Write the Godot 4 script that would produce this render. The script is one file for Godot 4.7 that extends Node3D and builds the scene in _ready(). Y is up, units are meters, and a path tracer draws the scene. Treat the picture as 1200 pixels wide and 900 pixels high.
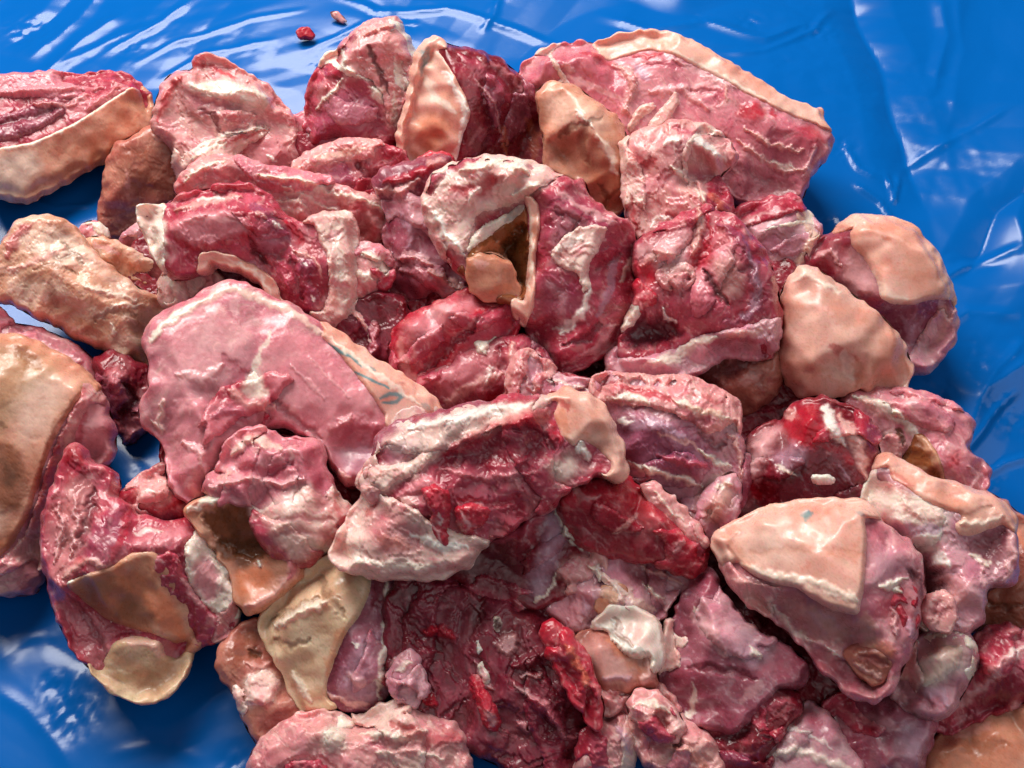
extends Node3D
# A heap of raw meat cuts on a crumpled blue plastic sheet. Every cut is a solid of its own: an outline with a
# rounded rim and back, sculpted by folds, seams and fibre relief, with its skin, fat and bone as parts.

const CELL := 0.85          # millimetres between the points of a surface
const EYE := Vector3(0, 0.803, 0.477)
const AIM := Vector3(0, 0.04, 0)
const FOV := 36.0
var cam_basis: Basis
var jobs: Array = []
var results: Array = []
var mats := {}
var names := {}
var soft := FastNoiseLite.new()
var rough := FastNoiseLite.new()
var strands := FastNoiseLite.new()
var strand_tone := FastNoiseLite.new()

# surface kinds: main colour, second colour, speck colour, speck threshold, speck strength, lump mm, fine mm, fibre mm, crease mm, material
var KIND := {
	"lean": ["a22c3e", "ba5062", "e6b4b0", 0.44, 0.45, 0.7, 0.08, 0.2, 0.3, "wet", 0.7, 1.3],
	"pinklean": ["c66c7a", "d38890", "eec8c0", 0.44, 0.35, 0.45, 0.06, 0.16, 0.15, "wet", 0.4, 0.6],
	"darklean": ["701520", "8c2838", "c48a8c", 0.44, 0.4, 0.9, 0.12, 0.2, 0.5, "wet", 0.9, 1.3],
	"maroon": ["651722", "80283a", "b0606a", 0.42, 0.35, 1.1, 0.06, 0.2, 0.3, "wet", 0.9, 1.9],
	"bloody": ["ab1a2e", "bd3c4c", "e4a8a4", 0.4, 0.4, 0.8, 0.12, 0.16, 0.5, "wet", 0.8, 1.1],
	"purple": ["8a3a4c", "a05868", "ccaab0", 0.4, 0.4, 0.7, 0.1, 0.2, 0.3, "wet", 0.6, 0.7],
	"fat": ["eac6bb", "e0aca5", "cc6a72", 0.42, 0.45, 0.7, 0.12, 0.06, 0.3, "fatty", 0.6, 1.2],
	"pinkfat": ["dc9c98", "cd7c82", "ecccc1", 0.3, 0.5, 0.8, 0.14, 0.08, 0.4, "fatty", 0.9, 1.8],
	"cream": ["eedbcd", "e5c4b7", "dfa4a0", 0.42, 0.35, 0.8, 0.15, 0.08, 0.3, "fatty", 0.3, 0.5],
	"membrane": ["c07888", "d8a6ac", "ae5868", 0.36, 0.4, 0.9, 0.1, 0.25, 0.4, "wet", 0.7, 1.2],
	"skin": ["eab6a6", "e3a898", "cf7c66", 0.44, 0.3, 0.2, 0.05, 0.04, 0.12, "skin", 0.0, 0.0],
	"tanskin": ["d99d84", "c9866e", "ae6246", 0.42, 0.35, 0.3, 0.07, 0.05, 0.3, "skin", 0.0, 0.0],
	"brownskin": ["9a5a36", "84462a", "66341c", 0.34, 0.5, 1.0, 0.1, 0.06, 0.4, "skin", 0.0, 0.3],
	"redskin": ["b86e5e", "a85850", "cf9480", 0.34, 0.5, 0.9, 0.08, 0.08, 0.4, "skin", 0.3, 0.6],
	"creamskin": ["dec0a2", "d4aa8a", "c09072", 0.42, 0.3, 0.7, 0.08, 0.06, 0.6, "skin", 0.0, 0.2],
	"wrinkled": ["dca48a", "c88a70", "eacaba", 0.36, 0.4, 0.9, 0.12, 0.25, 0.9, "skin", 0.5, 0.6],
	"bone": ["ecdcd0", "e2c2b6", "c98a88", 0.46, 0.35, 0.5, 0.1, 0.06, 0.1, "bone", 0.0, 0.2],
}
var INK := {
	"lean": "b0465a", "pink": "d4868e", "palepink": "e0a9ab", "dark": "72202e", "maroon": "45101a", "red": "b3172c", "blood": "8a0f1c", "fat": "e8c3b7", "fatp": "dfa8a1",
	"cream": "eedccd", "white": "f2e6de", "skin": "e8bdaa", "tan": "d6a488", "orange": "cc7654", "brown": "7e4226", "umber": "5a3019", "lilac": "b790a2", "purple": "86405a",
	"stamp": "3d8086", "grey": "a3a19c", "bone": "ead6cb", "olive": "a48a66",
}


func _ready() -> void:
	var camera := Camera3D.new()
	camera.name = "camera"
	camera.fov = FOV
	camera.near = 0.02
	camera.far = 40.0
	add_child(camera)
	camera.look_at_from_position(EYE, AIM, Vector3.UP)
	cam_basis = camera.transform.basis
	var env := Environment.new()
	env.background_mode = Environment.BG_COLOR
	env.background_color = Color(0.30, 0.33, 0.36)
	env.background_energy_multiplier = 0.5
	env.tonemap_mode = Environment.TONE_MAPPER_LINEAR
	env.tonemap_exposure = 0.9
	env.sdfgi_enabled = true
	env.ssao_enabled = true
	env.ssil_enabled = true
	var we := WorldEnvironment.new()
	we.name = "surroundings"
	we.environment = env
	add_child(we)
	# the open front of the stall: a broad bright opening beyond the heap, up to the left, and a weaker one to the right
	area("daylight_opening", Vector3(-0.5, 1.5, -1.05), Vector3(0.0, 0.03, -0.05), Vector2(1.4, 0.9), 7.2, Color(1.0, 0.985, 0.96))
	area("daylight_side", Vector3(2.3, 2.4, 0.5), Vector3(0.0, 0.03, 0.0), Vector2(3.0, 2.4), 2.4, Color(0.97, 0.985, 1.0))
	area("daylight_front", Vector3(0.3, 2.7, 1.7), Vector3(0.0, 0.03, 0.0), Vector2(3.2, 2.2), 1.7, Color(1.0, 0.98, 0.97))

	soft.noise_type = FastNoiseLite.TYPE_SIMPLEX_SMOOTH
	soft.frequency = 1.0
	soft.fractal_type = FastNoiseLite.FRACTAL_NONE
	soft.seed = 11
	rough.noise_type = FastNoiseLite.TYPE_SIMPLEX_SMOOTH
	rough.frequency = 1.0
	rough.fractal_type = FastNoiseLite.FRACTAL_FBM
	rough.fractal_octaves = 3
	rough.seed = 23
	for n in [strands, strand_tone]:
		n.noise_type = FastNoiseLite.TYPE_CELLULAR
		n.frequency = 1.0
		n.fractal_type = FastNoiseLite.FRACTAL_NONE
		n.cellular_distance_function = FastNoiseLite.DISTANCE_EUCLIDEAN
		n.cellular_jitter = 1.0
		n.seed = 41
	strands.cellular_return_type = FastNoiseLite.RETURN_DISTANCE2_SUB
	strand_tone.cellular_return_type = FastNoiseLite.RETURN_CELL_VALUE
	make_materials()
	make_sheet()
	lay_out()
	results.resize(jobs.size())
	var task := WorkerThreadPool.add_group_task(sculpt, jobs.size(), -1, true)
	WorkerThreadPool.wait_for_group_task_completion(task)
	for i in jobs.size():
		assemble(jobs[i], results[i])


func area(called: String, from: Vector3, to: Vector3, size: Vector2, energy: float, color: Color) -> void:
	var l := AreaLight3D.new()
	l.name = called
	l.area_size = size
	l.area_normalize_energy = true
	l.light_energy = energy
	l.light_color = color
	l.area_range = 8.0
	l.shadow_enabled = true
	add_child(l)
	l.look_at_from_position(from, to, Vector3.UP)


func noise_map(freq: float, seed_: int, normal: bool, bump := 4.0, octaves := 4) -> NoiseTexture2D:
	var n := FastNoiseLite.new()
	n.noise_type = FastNoiseLite.TYPE_SIMPLEX_SMOOTH
	n.frequency = freq
	n.fractal_octaves = octaves
	n.seed = seed_
	var t := NoiseTexture2D.new()
	t.width = 512
	t.height = 512
	t.seamless = true
	t.noise = n
	t.as_normal_map = normal
	t.bump_strength = bump
	return t


func make_materials() -> void:
	var grain := noise_map(0.03, 3, true, 1.2, 4)
	var pores := noise_map(0.05, 5, true, 2.0, 3)
	var damp := noise_map(0.012, 9, false, 1.0, 4)
	for spec in [["wet", 0.66, 0.45, 0.2, 0.25, true], ["fatty", 0.7, 0.45, 0.15, 0.3, true], ["skin", 0.7, 0.45, 0.12, 0.25, false], ["bone", 0.6, 0.45, 0.1, 0.3, false]]:
		var m := StandardMaterial3D.new()
		m.resource_name = spec[0]
		m.vertex_color_use_as_albedo = true
		m.roughness = spec[1]
		m.roughness_texture = damp
		m.roughness_texture_channel = BaseMaterial3D.TEXTURE_CHANNEL_RED
		m.metallic_specular = spec[2]
		m.clearcoat_enabled = true
		m.clearcoat = spec[3]
		m.clearcoat_roughness = 0.3
		m.normal_enabled = true
		m.normal_texture = grain if spec[5] else pores
		m.normal_scale = spec[4]
		m.subsurf_scatter_enabled = true
		m.subsurf_scatter_strength = 0.3
		m.uv1_triplanar = true
		m.uv1_scale = Vector3.ONE * 38.0
		m.cull_mode = BaseMaterial3D.CULL_DISABLED
		mats[spec[0]] = m
	var p := StandardMaterial3D.new()
	p.resource_name = "blue_plastic"
	p.albedo_color = Color("0058a6")
	p.roughness = 0.2
	p.metallic_specular = 0.42
	p.normal_enabled = true
	p.normal_texture = noise_map(0.012, 31, true, 1.2, 3)
	p.normal_scale = 0.12
	p.uv1_triplanar = true
	p.uv1_scale = Vector3.ONE * 9.0
	p.cull_mode = BaseMaterial3D.CULL_DISABLED
	mats["plastic"] = p
	var g := StandardMaterial3D.new()
	g.albedo_color = Color("6d6a66")
	g.roughness = 0.9
	mats["ground"] = g


# ---------------------------------------------------------------- places
func ray(x: float, y: float) -> Vector3:
	var k := tan(deg_to_rad(FOV) / 2.0)
	return cam_basis * Vector3((x - 600.0) / 450.0 * k, -(y - 450.0) / 450.0 * k, -1.0)


func on_plane(x: float, y: float, at: Vector3, n: Vector3) -> Vector3:
	var r := ray(x, y)
	return EYE + r * ((at - EYE).dot(n) / r.dot(n))


func on_table(x: float, y: float, height := 0.0) -> Vector3:
	return on_plane(x, y, Vector3(0, height, 0), Vector3.UP)


# ---------------------------------------------------------------- the sheet
func make_sheet() -> void:
	var ground := MeshInstance3D.new()
	ground.name = "ground"
	var gm := PlaneMesh.new()
	gm.size = Vector2(30, 30)
	ground.mesh = gm
	ground.material_override = mats.ground
	ground.position.y = -0.03
	ground.set_meta("kind", "structure")
	add_child(ground)
	var step := 0.0026
	var nx := 600
	var nz := 480
	var x0 := -0.78
	var z0 := -0.8
	var hs := PackedFloat32Array()
	hs.resize(nx * nz)
	var warp := FastNoiseLite.new()
	warp.frequency = 1.0
	warp.fractal_octaves = 2
	warp.seed = 77
	for j in nz:
		for i in nx:
			var x := x0 + i * step
			var z := z0 + j * step
			var wx := x + 0.01 * warp.get_noise_2d(x * 6.0, z * 6.0)
			var wz := z + 0.01 * warp.get_noise_2d(x * 6.0 + 40.0, z * 6.0)
			var h := 0.008 * soft.get_noise_2d(wx * 2.6 + 3.0, wz * 2.6) * smoothstep(0.15, 0.5, Vector2(x + 0.42, z - 0.24).length())
			# taut film: long flat facets that meet in sharp creases, each set fading in and out
			var calm := smoothstep(0.15, 0.55, Vector2(x + 0.42, z - 0.24).length())
			for k in 6:
				var dir := Vector2.from_angle(k * 0.83 + 0.35)
				var f: float = [7.0, 11.0, 16.0, 23.0, 31.0, 44.0][k]
				var gate := smoothstep(0.0, 0.45, soft.get_noise_2d(x * 3.2 + k * 13.0, z * 3.2 - k * 7.0))
				if gate > 0.0:
					var s := (wx * dir.x + wz * dir.y) * f + 0.9 * soft.get_noise_2d(x * 1.1 + k * 5.0, z * 1.1)
					h += gate * (0.25 + 0.75 * calm) * ((0.055 if k < 3 else 0.03) / f) * (absf(fposmod(s, 1.0) - 0.5) - 0.25)
			var pick := smoothstep(0.12, 0.5, soft.get_noise_2d(x * 5.0 + 7.0, z * 5.0 + 3.0)) * calm
			h += 0.0009 * pick * minf(strands.get_noise_2d(wx * 26.0 + 5.0, wz * 26.0) + 1.0, 0.5)
			h += 0.00025 * pick * rough.get_noise_2d(x * 70.0, z * 70.0)
			hs[j * nx + i] = h
	# long folds: photograph points, half width and height in millimetres
	for f in FOLDS:
		var pts := PackedVector2Array()
		var q: Array = f[2]
		for k in range(0, q.size(), 2):
			var w := on_table(q[k], q[k + 1])
			pts.append(Vector2(w.x, w.z))
		var hw: float = f[0] * 0.001
		var up: float = f[1] * (0.00015 if q[1] > 700 else 0.00045 if q[0] < 320 and q[1] < 200 else 0.0006)
		var box := Rect2(pts[0], Vector2.ZERO)
		for v in pts:
			box = box.expand(v)
		box = box.grow(hw)
		for j in range(maxi(0, int((box.position.y - z0) / step)), mini(nz, int((box.end.y - z0) / step) + 2)):
			for i in range(maxi(0, int((box.position.x - x0) / step)), mini(nx, int((box.end.x - x0) / step) + 2)):
				var fp := Vector2(x0 + i * step, z0 + j * step)
				fp += Vector2(soft.get_noise_2d(fp.x * 9.0, fp.y * 9.0), soft.get_noise_2d(fp.x * 9.0 + 9.0, fp.y * 9.0)) * 0.005
				var d := along(fp, pts)
				if d.x < hw:
					var t := 1.0 - d.x / hw
					hs[j * nx + i] += up * t * (0.6 + 0.4 * t) * clampf(6.0 * minf(d.y, 1.0 - d.y), 0.0, 1.0)
	for f in CRINKLES:
		var w := on_table(f[0], f[1])
		var r: float = f[2] * 0.00065
		for j in range(maxi(0, int((w.z - r - z0) / step)), mini(nz, int((w.z + r - z0) / step) + 2)):
			for i in range(maxi(0, int((w.x - r - x0) / step)), mini(nx, int((w.x + r - x0) / step) + 2)):
				var p := Vector2(x0 + i * step, z0 + j * step)
				var k := 1.0 - (p - Vector2(w.x, w.z)).length() / r
				if k > 0.0:
					hs[j * nx + i] += f[3] * 0.001 * k * (strands.get_noise_2d(p.x * 75.0, p.y * 75.0) + 0.8 * rough.get_noise_2d(p.x * 110.0, p.y * 110.0))
	var vs := PackedVector3Array()
	var ns := PackedVector3Array()
	var ix := PackedInt32Array()
	for j in nz:
		for i in nx:
			var k := j * nx + i
			vs.append(Vector3(x0 + i * step, hs[k] - 0.006, z0 + j * step))
			var ax := hs[mini(k + 1, j * nx + nx - 1)] - hs[maxi(k - 1, j * nx)]
			var az := hs[mini(j + 1, nz - 1) * nx + i] - hs[maxi(j - 1, 0) * nx + i]
			ns.append(Vector3(-ax, 2.0 * step, -az).normalized())
			if i < nx - 1 and j < nz - 1:
				ix.append_array([k, k + 1, k + nx, k + 1, k + nx + 1, k + nx])
	var o := MeshInstance3D.new()
	o.name = "plastic_sheet"
	o.mesh = surface(vs, ns, PackedColorArray(), ix)
	o.material_override = mats.plastic
	o.set_meta("label", "crumpled shiny blue plastic sheet spread out under the whole heap of meat")
	o.set_meta("category", "plastic sheet")
	add_child(o)


func surface(vs: PackedVector3Array, ns: PackedVector3Array, cs: PackedColorArray, ix: PackedInt32Array) -> ArrayMesh:
	var a := []
	a.resize(Mesh.ARRAY_MAX)
	a[Mesh.ARRAY_VERTEX] = vs
	a[Mesh.ARRAY_NORMAL] = ns
	if cs.size():
		a[Mesh.ARRAY_COLOR] = cs
	a[Mesh.ARRAY_INDEX] = ix
	var m := ArrayMesh.new()
	m.add_surface_from_arrays(Mesh.PRIMITIVE_TRIANGLES, a)
	return m


# ---------------------------------------------------------------- measuring
func inside_by(p: Vector2, poly: PackedVector2Array) -> float:
	# distance to the outline, positive inside
	var best := 1e12
	var inside := false
	var n := poly.size()
	var a := poly[n - 1]
	for b in poly:
		var e := b - a
		var w := p - a
		var t := clampf(w.dot(e) / maxf(e.length_squared(), 1e-6), 0.0, 1.0)
		var q := (w - e * t).length_squared()
		if q < best:
			best = q
		if (a.y > p.y) != (b.y > p.y) and p.x < (b.x - a.x) * (p.y - a.y) / (b.y - a.y) + a.x:
			inside = not inside
		a = b
	return sqrt(best) if inside else -sqrt(best)


func along(p: Vector2, line: PackedVector2Array) -> Vector2:
	# (distance to the line, how far along it from 0 to 1)
	var best := 1e12
	var where := 0.0
	var n := line.size()
	if n == 1:
		return Vector2((p - line[0]).length(), 0.5)
	for k in n - 1:
		var a := line[k]
		var e := line[k + 1] - a
		var w := p - a
		var t := clampf(w.dot(e) / maxf(e.length_squared(), 1e-6), 0.0, 1.0)
		var q := (w - e * t).length_squared()
		if q < best:
			best = q
			where = (k + t) / (n - 1)
	return Vector2(sqrt(best), where)


# ---------------------------------------------------------------- one cut
# cut(name, label, height of its middle plane above the table in mm, turn (right, up) in degrees, front height, rim, back depth, kind, outline, heights, marks, parts)
# marks: ["s", ink, strength, half width, mm up, line] or ["r", ink, strength, softness, mm up, outline]; parts: [name, kind, thickness, edge, outline, marks]
func cut(called: String, label: String, y0: float, turn: Vector2, front: float, rim: float, back: float, kind: String, outline: Array, heights: Array = [], marks: Array = [], parts: Array = []) -> void:
	var own: Array = []
	var layers: Array = []
	for k in marks.size():
		var m: Array = marks[k]
		if m[0] == "r" and m[1] in ["fat", "cream", "fatp"] and m[2] >= 0.7:
			layers.append([{"fat": "fat_layer", "cream": "fat_layer", "fatp": "fat_layer"}[m[1]], {"fat": "fat", "cream": "cream", "fatp": "pinkfat"}[m[1]], 1.6 + maxf(m[4], 0.0), 4.0, m[5], marks.slice(k + 1)])
		own.append(m)
	parts = layers + parts
	jobs.append({"name": called, "label": label, "y0": y0, "turn": turn, "front": front, "rim": rim, "back": back, "kind": kind, "outline": outline, "heights": heights, "marks": marks, "parts": parts, "seed": jobs.size() * 37.7})


func flat(a: Array, at: Vector3, u: Vector3, v: Vector3, n: Vector3, lift: float) -> PackedVector2Array:
	var out := PackedVector2Array()
	for k in range(0, a.size(), 2):
		var w := on_plane(a[k], a[k + 1], at + n * (lift * 0.001), n) - at
		out.append(Vector2(w.dot(u), w.dot(v)) * 1000.0)
	return out


func rounded(poly: PackedVector2Array) -> PackedVector2Array:
	# one round of corner cutting, so that outlines do not read as polygons
	var out := PackedVector2Array()
	var n := poly.size()
	for k in n:
		var a := poly[k]
		var b := poly[(k + 1) % n]
		out.append(a.lerp(b, 0.13))
		out.append(a.lerp(b, 0.87))
	return out


func sculpt(index: int) -> void:
	var j: Dictionary = jobs[index]
	var o: Array = j.outline
	var cx := 0.0
	var cy := 0.0
	for k in range(0, o.size(), 2):
		cx += o[k]
		cy += o[k + 1]
	cx /= o.size() / 2
	cy /= o.size() / 2
	var at := on_table(cx, cy, j.y0 * 0.00125)
	var look := -ray(cx, cy).normalized()
	var tx := deg_to_rad(j.turn.x)
	var ty := deg_to_rad(j.turn.y)
	var n := look.rotated(cam_basis.x, -ty).rotated(cam_basis.y, tx).normalized()
	var u := (cam_basis.x - n * n.dot(cam_basis.x)).normalized()
	var v := n.cross(u)
	var front: float = j.front
	var rim: float = j.rim
	var off: float = j.seed
	var ragged := 0.2 if j.kind.ends_with("skin") or j.kind == "wrinkled" else 1.1
	for p in j.parts:
		if p[1].ends_with("skin"):
			ragged = minf(ragged, 0.3)
	var grow := 0.4 if j.name == "meat_scrap" else 3.0
	var body := rounded(flat(o, at, u, v, n, 0.0))
	var box := Rect2(body[0], Vector2.ZERO)
	for p in body:
		box = box.expand(p)
	box = box.grow(9.0)
	var g := CELL
	var nx := int(box.size.x / g) + 2
	var ny := int(box.size.y / g) + 2
	var ox := box.position.x
	var oy := box.position.y
	# coarse fields: distance to the outline, and the height of flat knife-cut faces between high and low points
	var lr := 2.0
	var mx := int(box.size.x / lr) + 3
	var my := int(box.size.y / lr) + 3
	var rng := RandomNumberGenerator.new()
	rng.seed = int(off * 100.0) + 5
	var plan := PackedVector2Array()
	var high := PackedFloat32Array()
	var low_from := rng.randf()
	var low_share := rng.randf_range(0.2, 0.4)
	for k in body.size():
		plan.append(body[k])
		var away := fposmod(float(k) / body.size() - low_from, 1.0)
		high.append(front * (rng.randf_range(0.1, 0.25) if away < low_share else rng.randf_range(0.9, 1.15)))
	if j.heights.is_empty():
		var mid := Vector2.ZERO
		for p in body:
			mid += p / body.size()
		for k in 4:
			var p := mid + Vector2.from_angle(k * TAU / 4.0 + rng.randf() * 1.2) * minf(box.size.x, box.size.y) * rng.randf_range(0.1, 0.26)
			if inside_by(p, body) > 4.0:
				plan.append(p)
				high.append(front * rng.randf_range(0.9, 1.75))
	else:
		for q in flat_heights(j.heights, at, u, v, n, front):
			var p := Vector2(q.x, q.y)
			if inside_by(p, body) > 2.5:
				plan.append(p)
				high.append(q.z * 1.5 + rng.randf_range(-1.0, 1.0))
	var cd := PackedFloat32Array()
	cd.resize(mx * my)
	for y in my:
		for x in mx:
			cd[y * mx + x] = inside_by(Vector2(ox + x * lr, oy + y * lr), body) + grow
	var tin := Geometry2D.triangulate_delaunay(plan)
	var ch := PackedFloat32Array()
	var ct := PackedFloat32Array()
	ch.resize(mx * my)
	ct.resize(mx * my)
	ch.fill(front * 0.6)
	for k in range(0, tin.size(), 3):
		var a := plan[tin[k]]
		var b := plan[tin[k + 1]]
		var c := plan[tin[k + 2]]
		var tone := rng.randf_range(-1.0, 1.0)
		var det := (b.y - c.y) * (a.x - c.x) + (c.x - b.x) * (a.y - c.y)
		if absf(det) < 1e-3:
			continue
		var tb := Rect2(a, Vector2.ZERO).expand(b).expand(c)
		for y in range(maxi(0, int((tb.position.y - oy) / lr)), mini(my, int((tb.end.y - oy) / lr) + 2)):
			for x in range(maxi(0, int((tb.position.x - ox) / lr)), mini(mx, int((tb.end.x - ox) / lr) + 2)):
				var p := Vector2(ox + x * lr, oy + y * lr)
				var w0 := ((b.y - c.y) * (p.x - c.x) + (c.x - b.x) * (p.y - c.y)) / det
				var w1 := ((c.y - a.y) * (p.x - c.x) + (a.x - c.x) * (p.y - c.y)) / det
				var w2 := 1.0 - w0 - w1
				if w0 >= -0.001 and w1 >= -0.001 and w2 >= -0.001:
					ch[y * mx + x] = w0 * high[tin[k]] + w1 * high[tin[k + 1]] + w2 * high[tin[k + 2]]
					ct[y * mx + x] = tone
	for pass_ in 1:
		var was := ch.duplicate()
		for y in range(1, my - 1):
			for x in range(1, mx - 1):
				var i := y * mx + x
				ch[i] = 0.36 * was[i] + 0.12 * (was[i - 1] + was[i + 1] + was[i - mx] + was[i + mx]) + 0.04 * (was[i - mx - 1] + was[i - mx + 1] + was[i + mx - 1] + was[i + mx + 1])
	var count := nx * ny
	var dist := PackedFloat32Array()
	var tall := PackedFloat32Array()
	var detail := PackedFloat32Array()
	var tones := PackedFloat32Array()
	tones.resize(count)
	dist.resize(count)
	tall.resize(count)
	detail.resize(count)
	var spec: Array = KIND[j.kind]
	var ang := fmod(off * 1.37, TAU)
	for y in ny:
		for x in nx:
			var fx := x * g / lr
			var fy := y * g / lr
			var ix := int(fx)
			var iy := int(fy)
			fx -= ix
			fy -= iy
			var k := iy * mx + ix
			var i := y * nx + x
			var px := ox + x * g
			var py := oy + y * g
			dist[i] = lerpf(lerpf(cd[k], cd[k + 1], fx), lerpf(cd[k + mx], cd[k + mx + 1], fx), fy) + 1.8 * soft.get_noise_2d(px * 0.085 + off, py * 0.085) + ragged * rough.get_noise_2d(px * 0.2 + off, py * 0.2)
			# the faces meet in slightly wandering edges
			fx = clampf(x * g / lr + 1.3 * soft.get_noise_2d(px * 0.06 + off, py * 0.06 + 44.0) , 0.0, mx - 1.01)
			fy = clampf(y * g / lr + 1.3 * soft.get_noise_2d(px * 0.06 + off + 66.0, py * 0.06) , 0.0, my - 1.01)
			ix = int(fx)
			iy = int(fy)
			fx -= ix
			fy -= iy
			k = iy * mx + ix
			tall[i] = lerpf(lerpf(ch[k], ch[k + 1], fx), lerpf(ch[k + mx], ch[k + mx + 1], fx), fy)
			tones[i] = lerpf(lerpf(ct[k], ct[k + 1], fx), lerpf(ct[k + mx], ct[k + mx + 1], fx), fy)
	ease_out(dist, nx, ny, 2)
	ease_out(tall, nx, ny, 14 if j.kind.ends_with("skin") else 3)
	var colors := PackedColorArray()
	colors.resize(count)
	var relief := 1.0
	for k in SMOOTH:
		if j.label.begins_with(k):
			relief = SMOOTH[k]
	clothe(colors, detail, dist, spec, nx, ny, ox, oy, off, ang, relief)
	var other := Color(spec[2]).srgb_to_linear()
	for i in count:
		var t := tones[i]
		if t > 0.3:
			colors[i] = colors[i].lerp(other, (t - 0.3) * 0.3)
		elif t < 0.0:
			colors[i] = colors[i] * (1.0 + 0.18 * t)
	for m in j.marks:
		mark(m, colors, detail, nx, ny, ox, oy, off, at, u, v, n, front)
	var covered := PackedByteArray()
	covered.resize(count)
	var bare := detail.duplicate()
	var built := [[], underside(body, cd, mx, my, ox, oy, lr, rim, j.back * 1.3, spec)]
	var parts: Array = j.parts.duplicate()
	parts = torn_flaps(body, parts, j, at, u, v, n, front, ang) + parts
	var given: Array = []
	for part in parts:
		given.append([part[0], part[1]])
		var poly := local_outline(part[4], at, u, v, n, front)
		var t: float = part[2]
		var edge: float = part[3]
		var pd := PackedFloat32Array()
		pd.resize(count)
		pd.fill(-99.0)
		var pb := Rect2(poly[0], Vector2.ZERO)
		for p in poly:
			pb = pb.expand(p)
		pb = pb.grow(11.0)
		var x1 := maxi(0, int((pb.position.x - ox) / g))
		var x2 := mini(nx, int((pb.end.x - ox) / g) + 2)
		var y1 := maxi(0, int((pb.position.y - oy) / g))
		var y2 := mini(ny, int((pb.end.y - oy) / g) + 2)
		var sx := int((x2 - x1) / 2) + 2
		var sy := int((y2 - y1) / 2) + 2
		var sd := PackedFloat32Array()
		sd.resize(sx * sy)
		for y in sy:
			for x in sx:
				sd[y * sx + x] = inside_by(Vector2(ox + (x1 + x * 2) * g, oy + (y1 + y * 2) * g), poly)
		var tear := 0.4 if part[1].ends_with("skin") else 1.2
		var poff: float = off + 11.0 + poly[0].x
		for y in range(y1, y2):
			for x in range(x1, x2):
				var ax := (x - x1) >> 1
				var ay := (y - y1) >> 1
				var k := ay * sx + ax
				var s := sd[k]
				if (x - x1) & 1:
					s = 0.5 * (s + sd[k + 1]) if not (y - y1) & 1 else 0.25 * (s + sd[k + 1] + sd[k + sx] + sd[k + sx + 1])
				elif (y - y1) & 1:
					s = 0.5 * (s + sd[k + sx])
				var px := ox + x * g
				var py := oy + y * g
				s += 10.0 * smoothstep(10.0, 1.0, dist[y * nx + x])
				pd[y * nx + x] = s + 0.7 * tear * soft.get_noise_2d(px * 0.12 + poff, py * 0.12) + 0.45 * tear * soft.get_noise_2d(px * 0.4 + poff, py * 0.4)
		var pc := PackedColorArray()
		pc.resize(count)
		var own := PackedFloat32Array()
		own.resize(count)
		var ps: Array = KIND[part[1]]
		clothe(pc, own, pd, ps, nx, ny, ox, oy, poff, ang + 0.8, relief)
		for m in part[5]:
			mark(m, pc, own, nx, ny, ox, oy, poff, at, u, v, n, front)
		for i in count:
			if pd[i] > -5.0:
				own[i] += detail[i] * (0.12 if part[1].ends_with("skin") else 0.7)
		for i in count:
			if pd[i] > minf(2.6, edge):
				covered[i] = 1
			if pd[i] > 0.8:
				bare[i] = minf(bare[i], own[i] - 0.4 + t * 0.5)
		built.append(raise(pd, dist, tall, own, pc, front, rim, t, edge, nx, ny, ox, oy))
	built[0] = raise(dist, dist, tall, bare, colors, front, rim, 0.0, 0.0, nx, ny, ox, oy, covered)
	results[index] = [Transform3D(Basis(u, v, n), at), built, given]


func local_outline(a: Variant, at: Vector3, u: Vector3, v: Vector3, n: Vector3, front: float) -> PackedVector2Array:
	if a is PackedVector2Array:
		return a
	return rounded(flat(a, at, u, v, n, front * 1.15))


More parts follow.
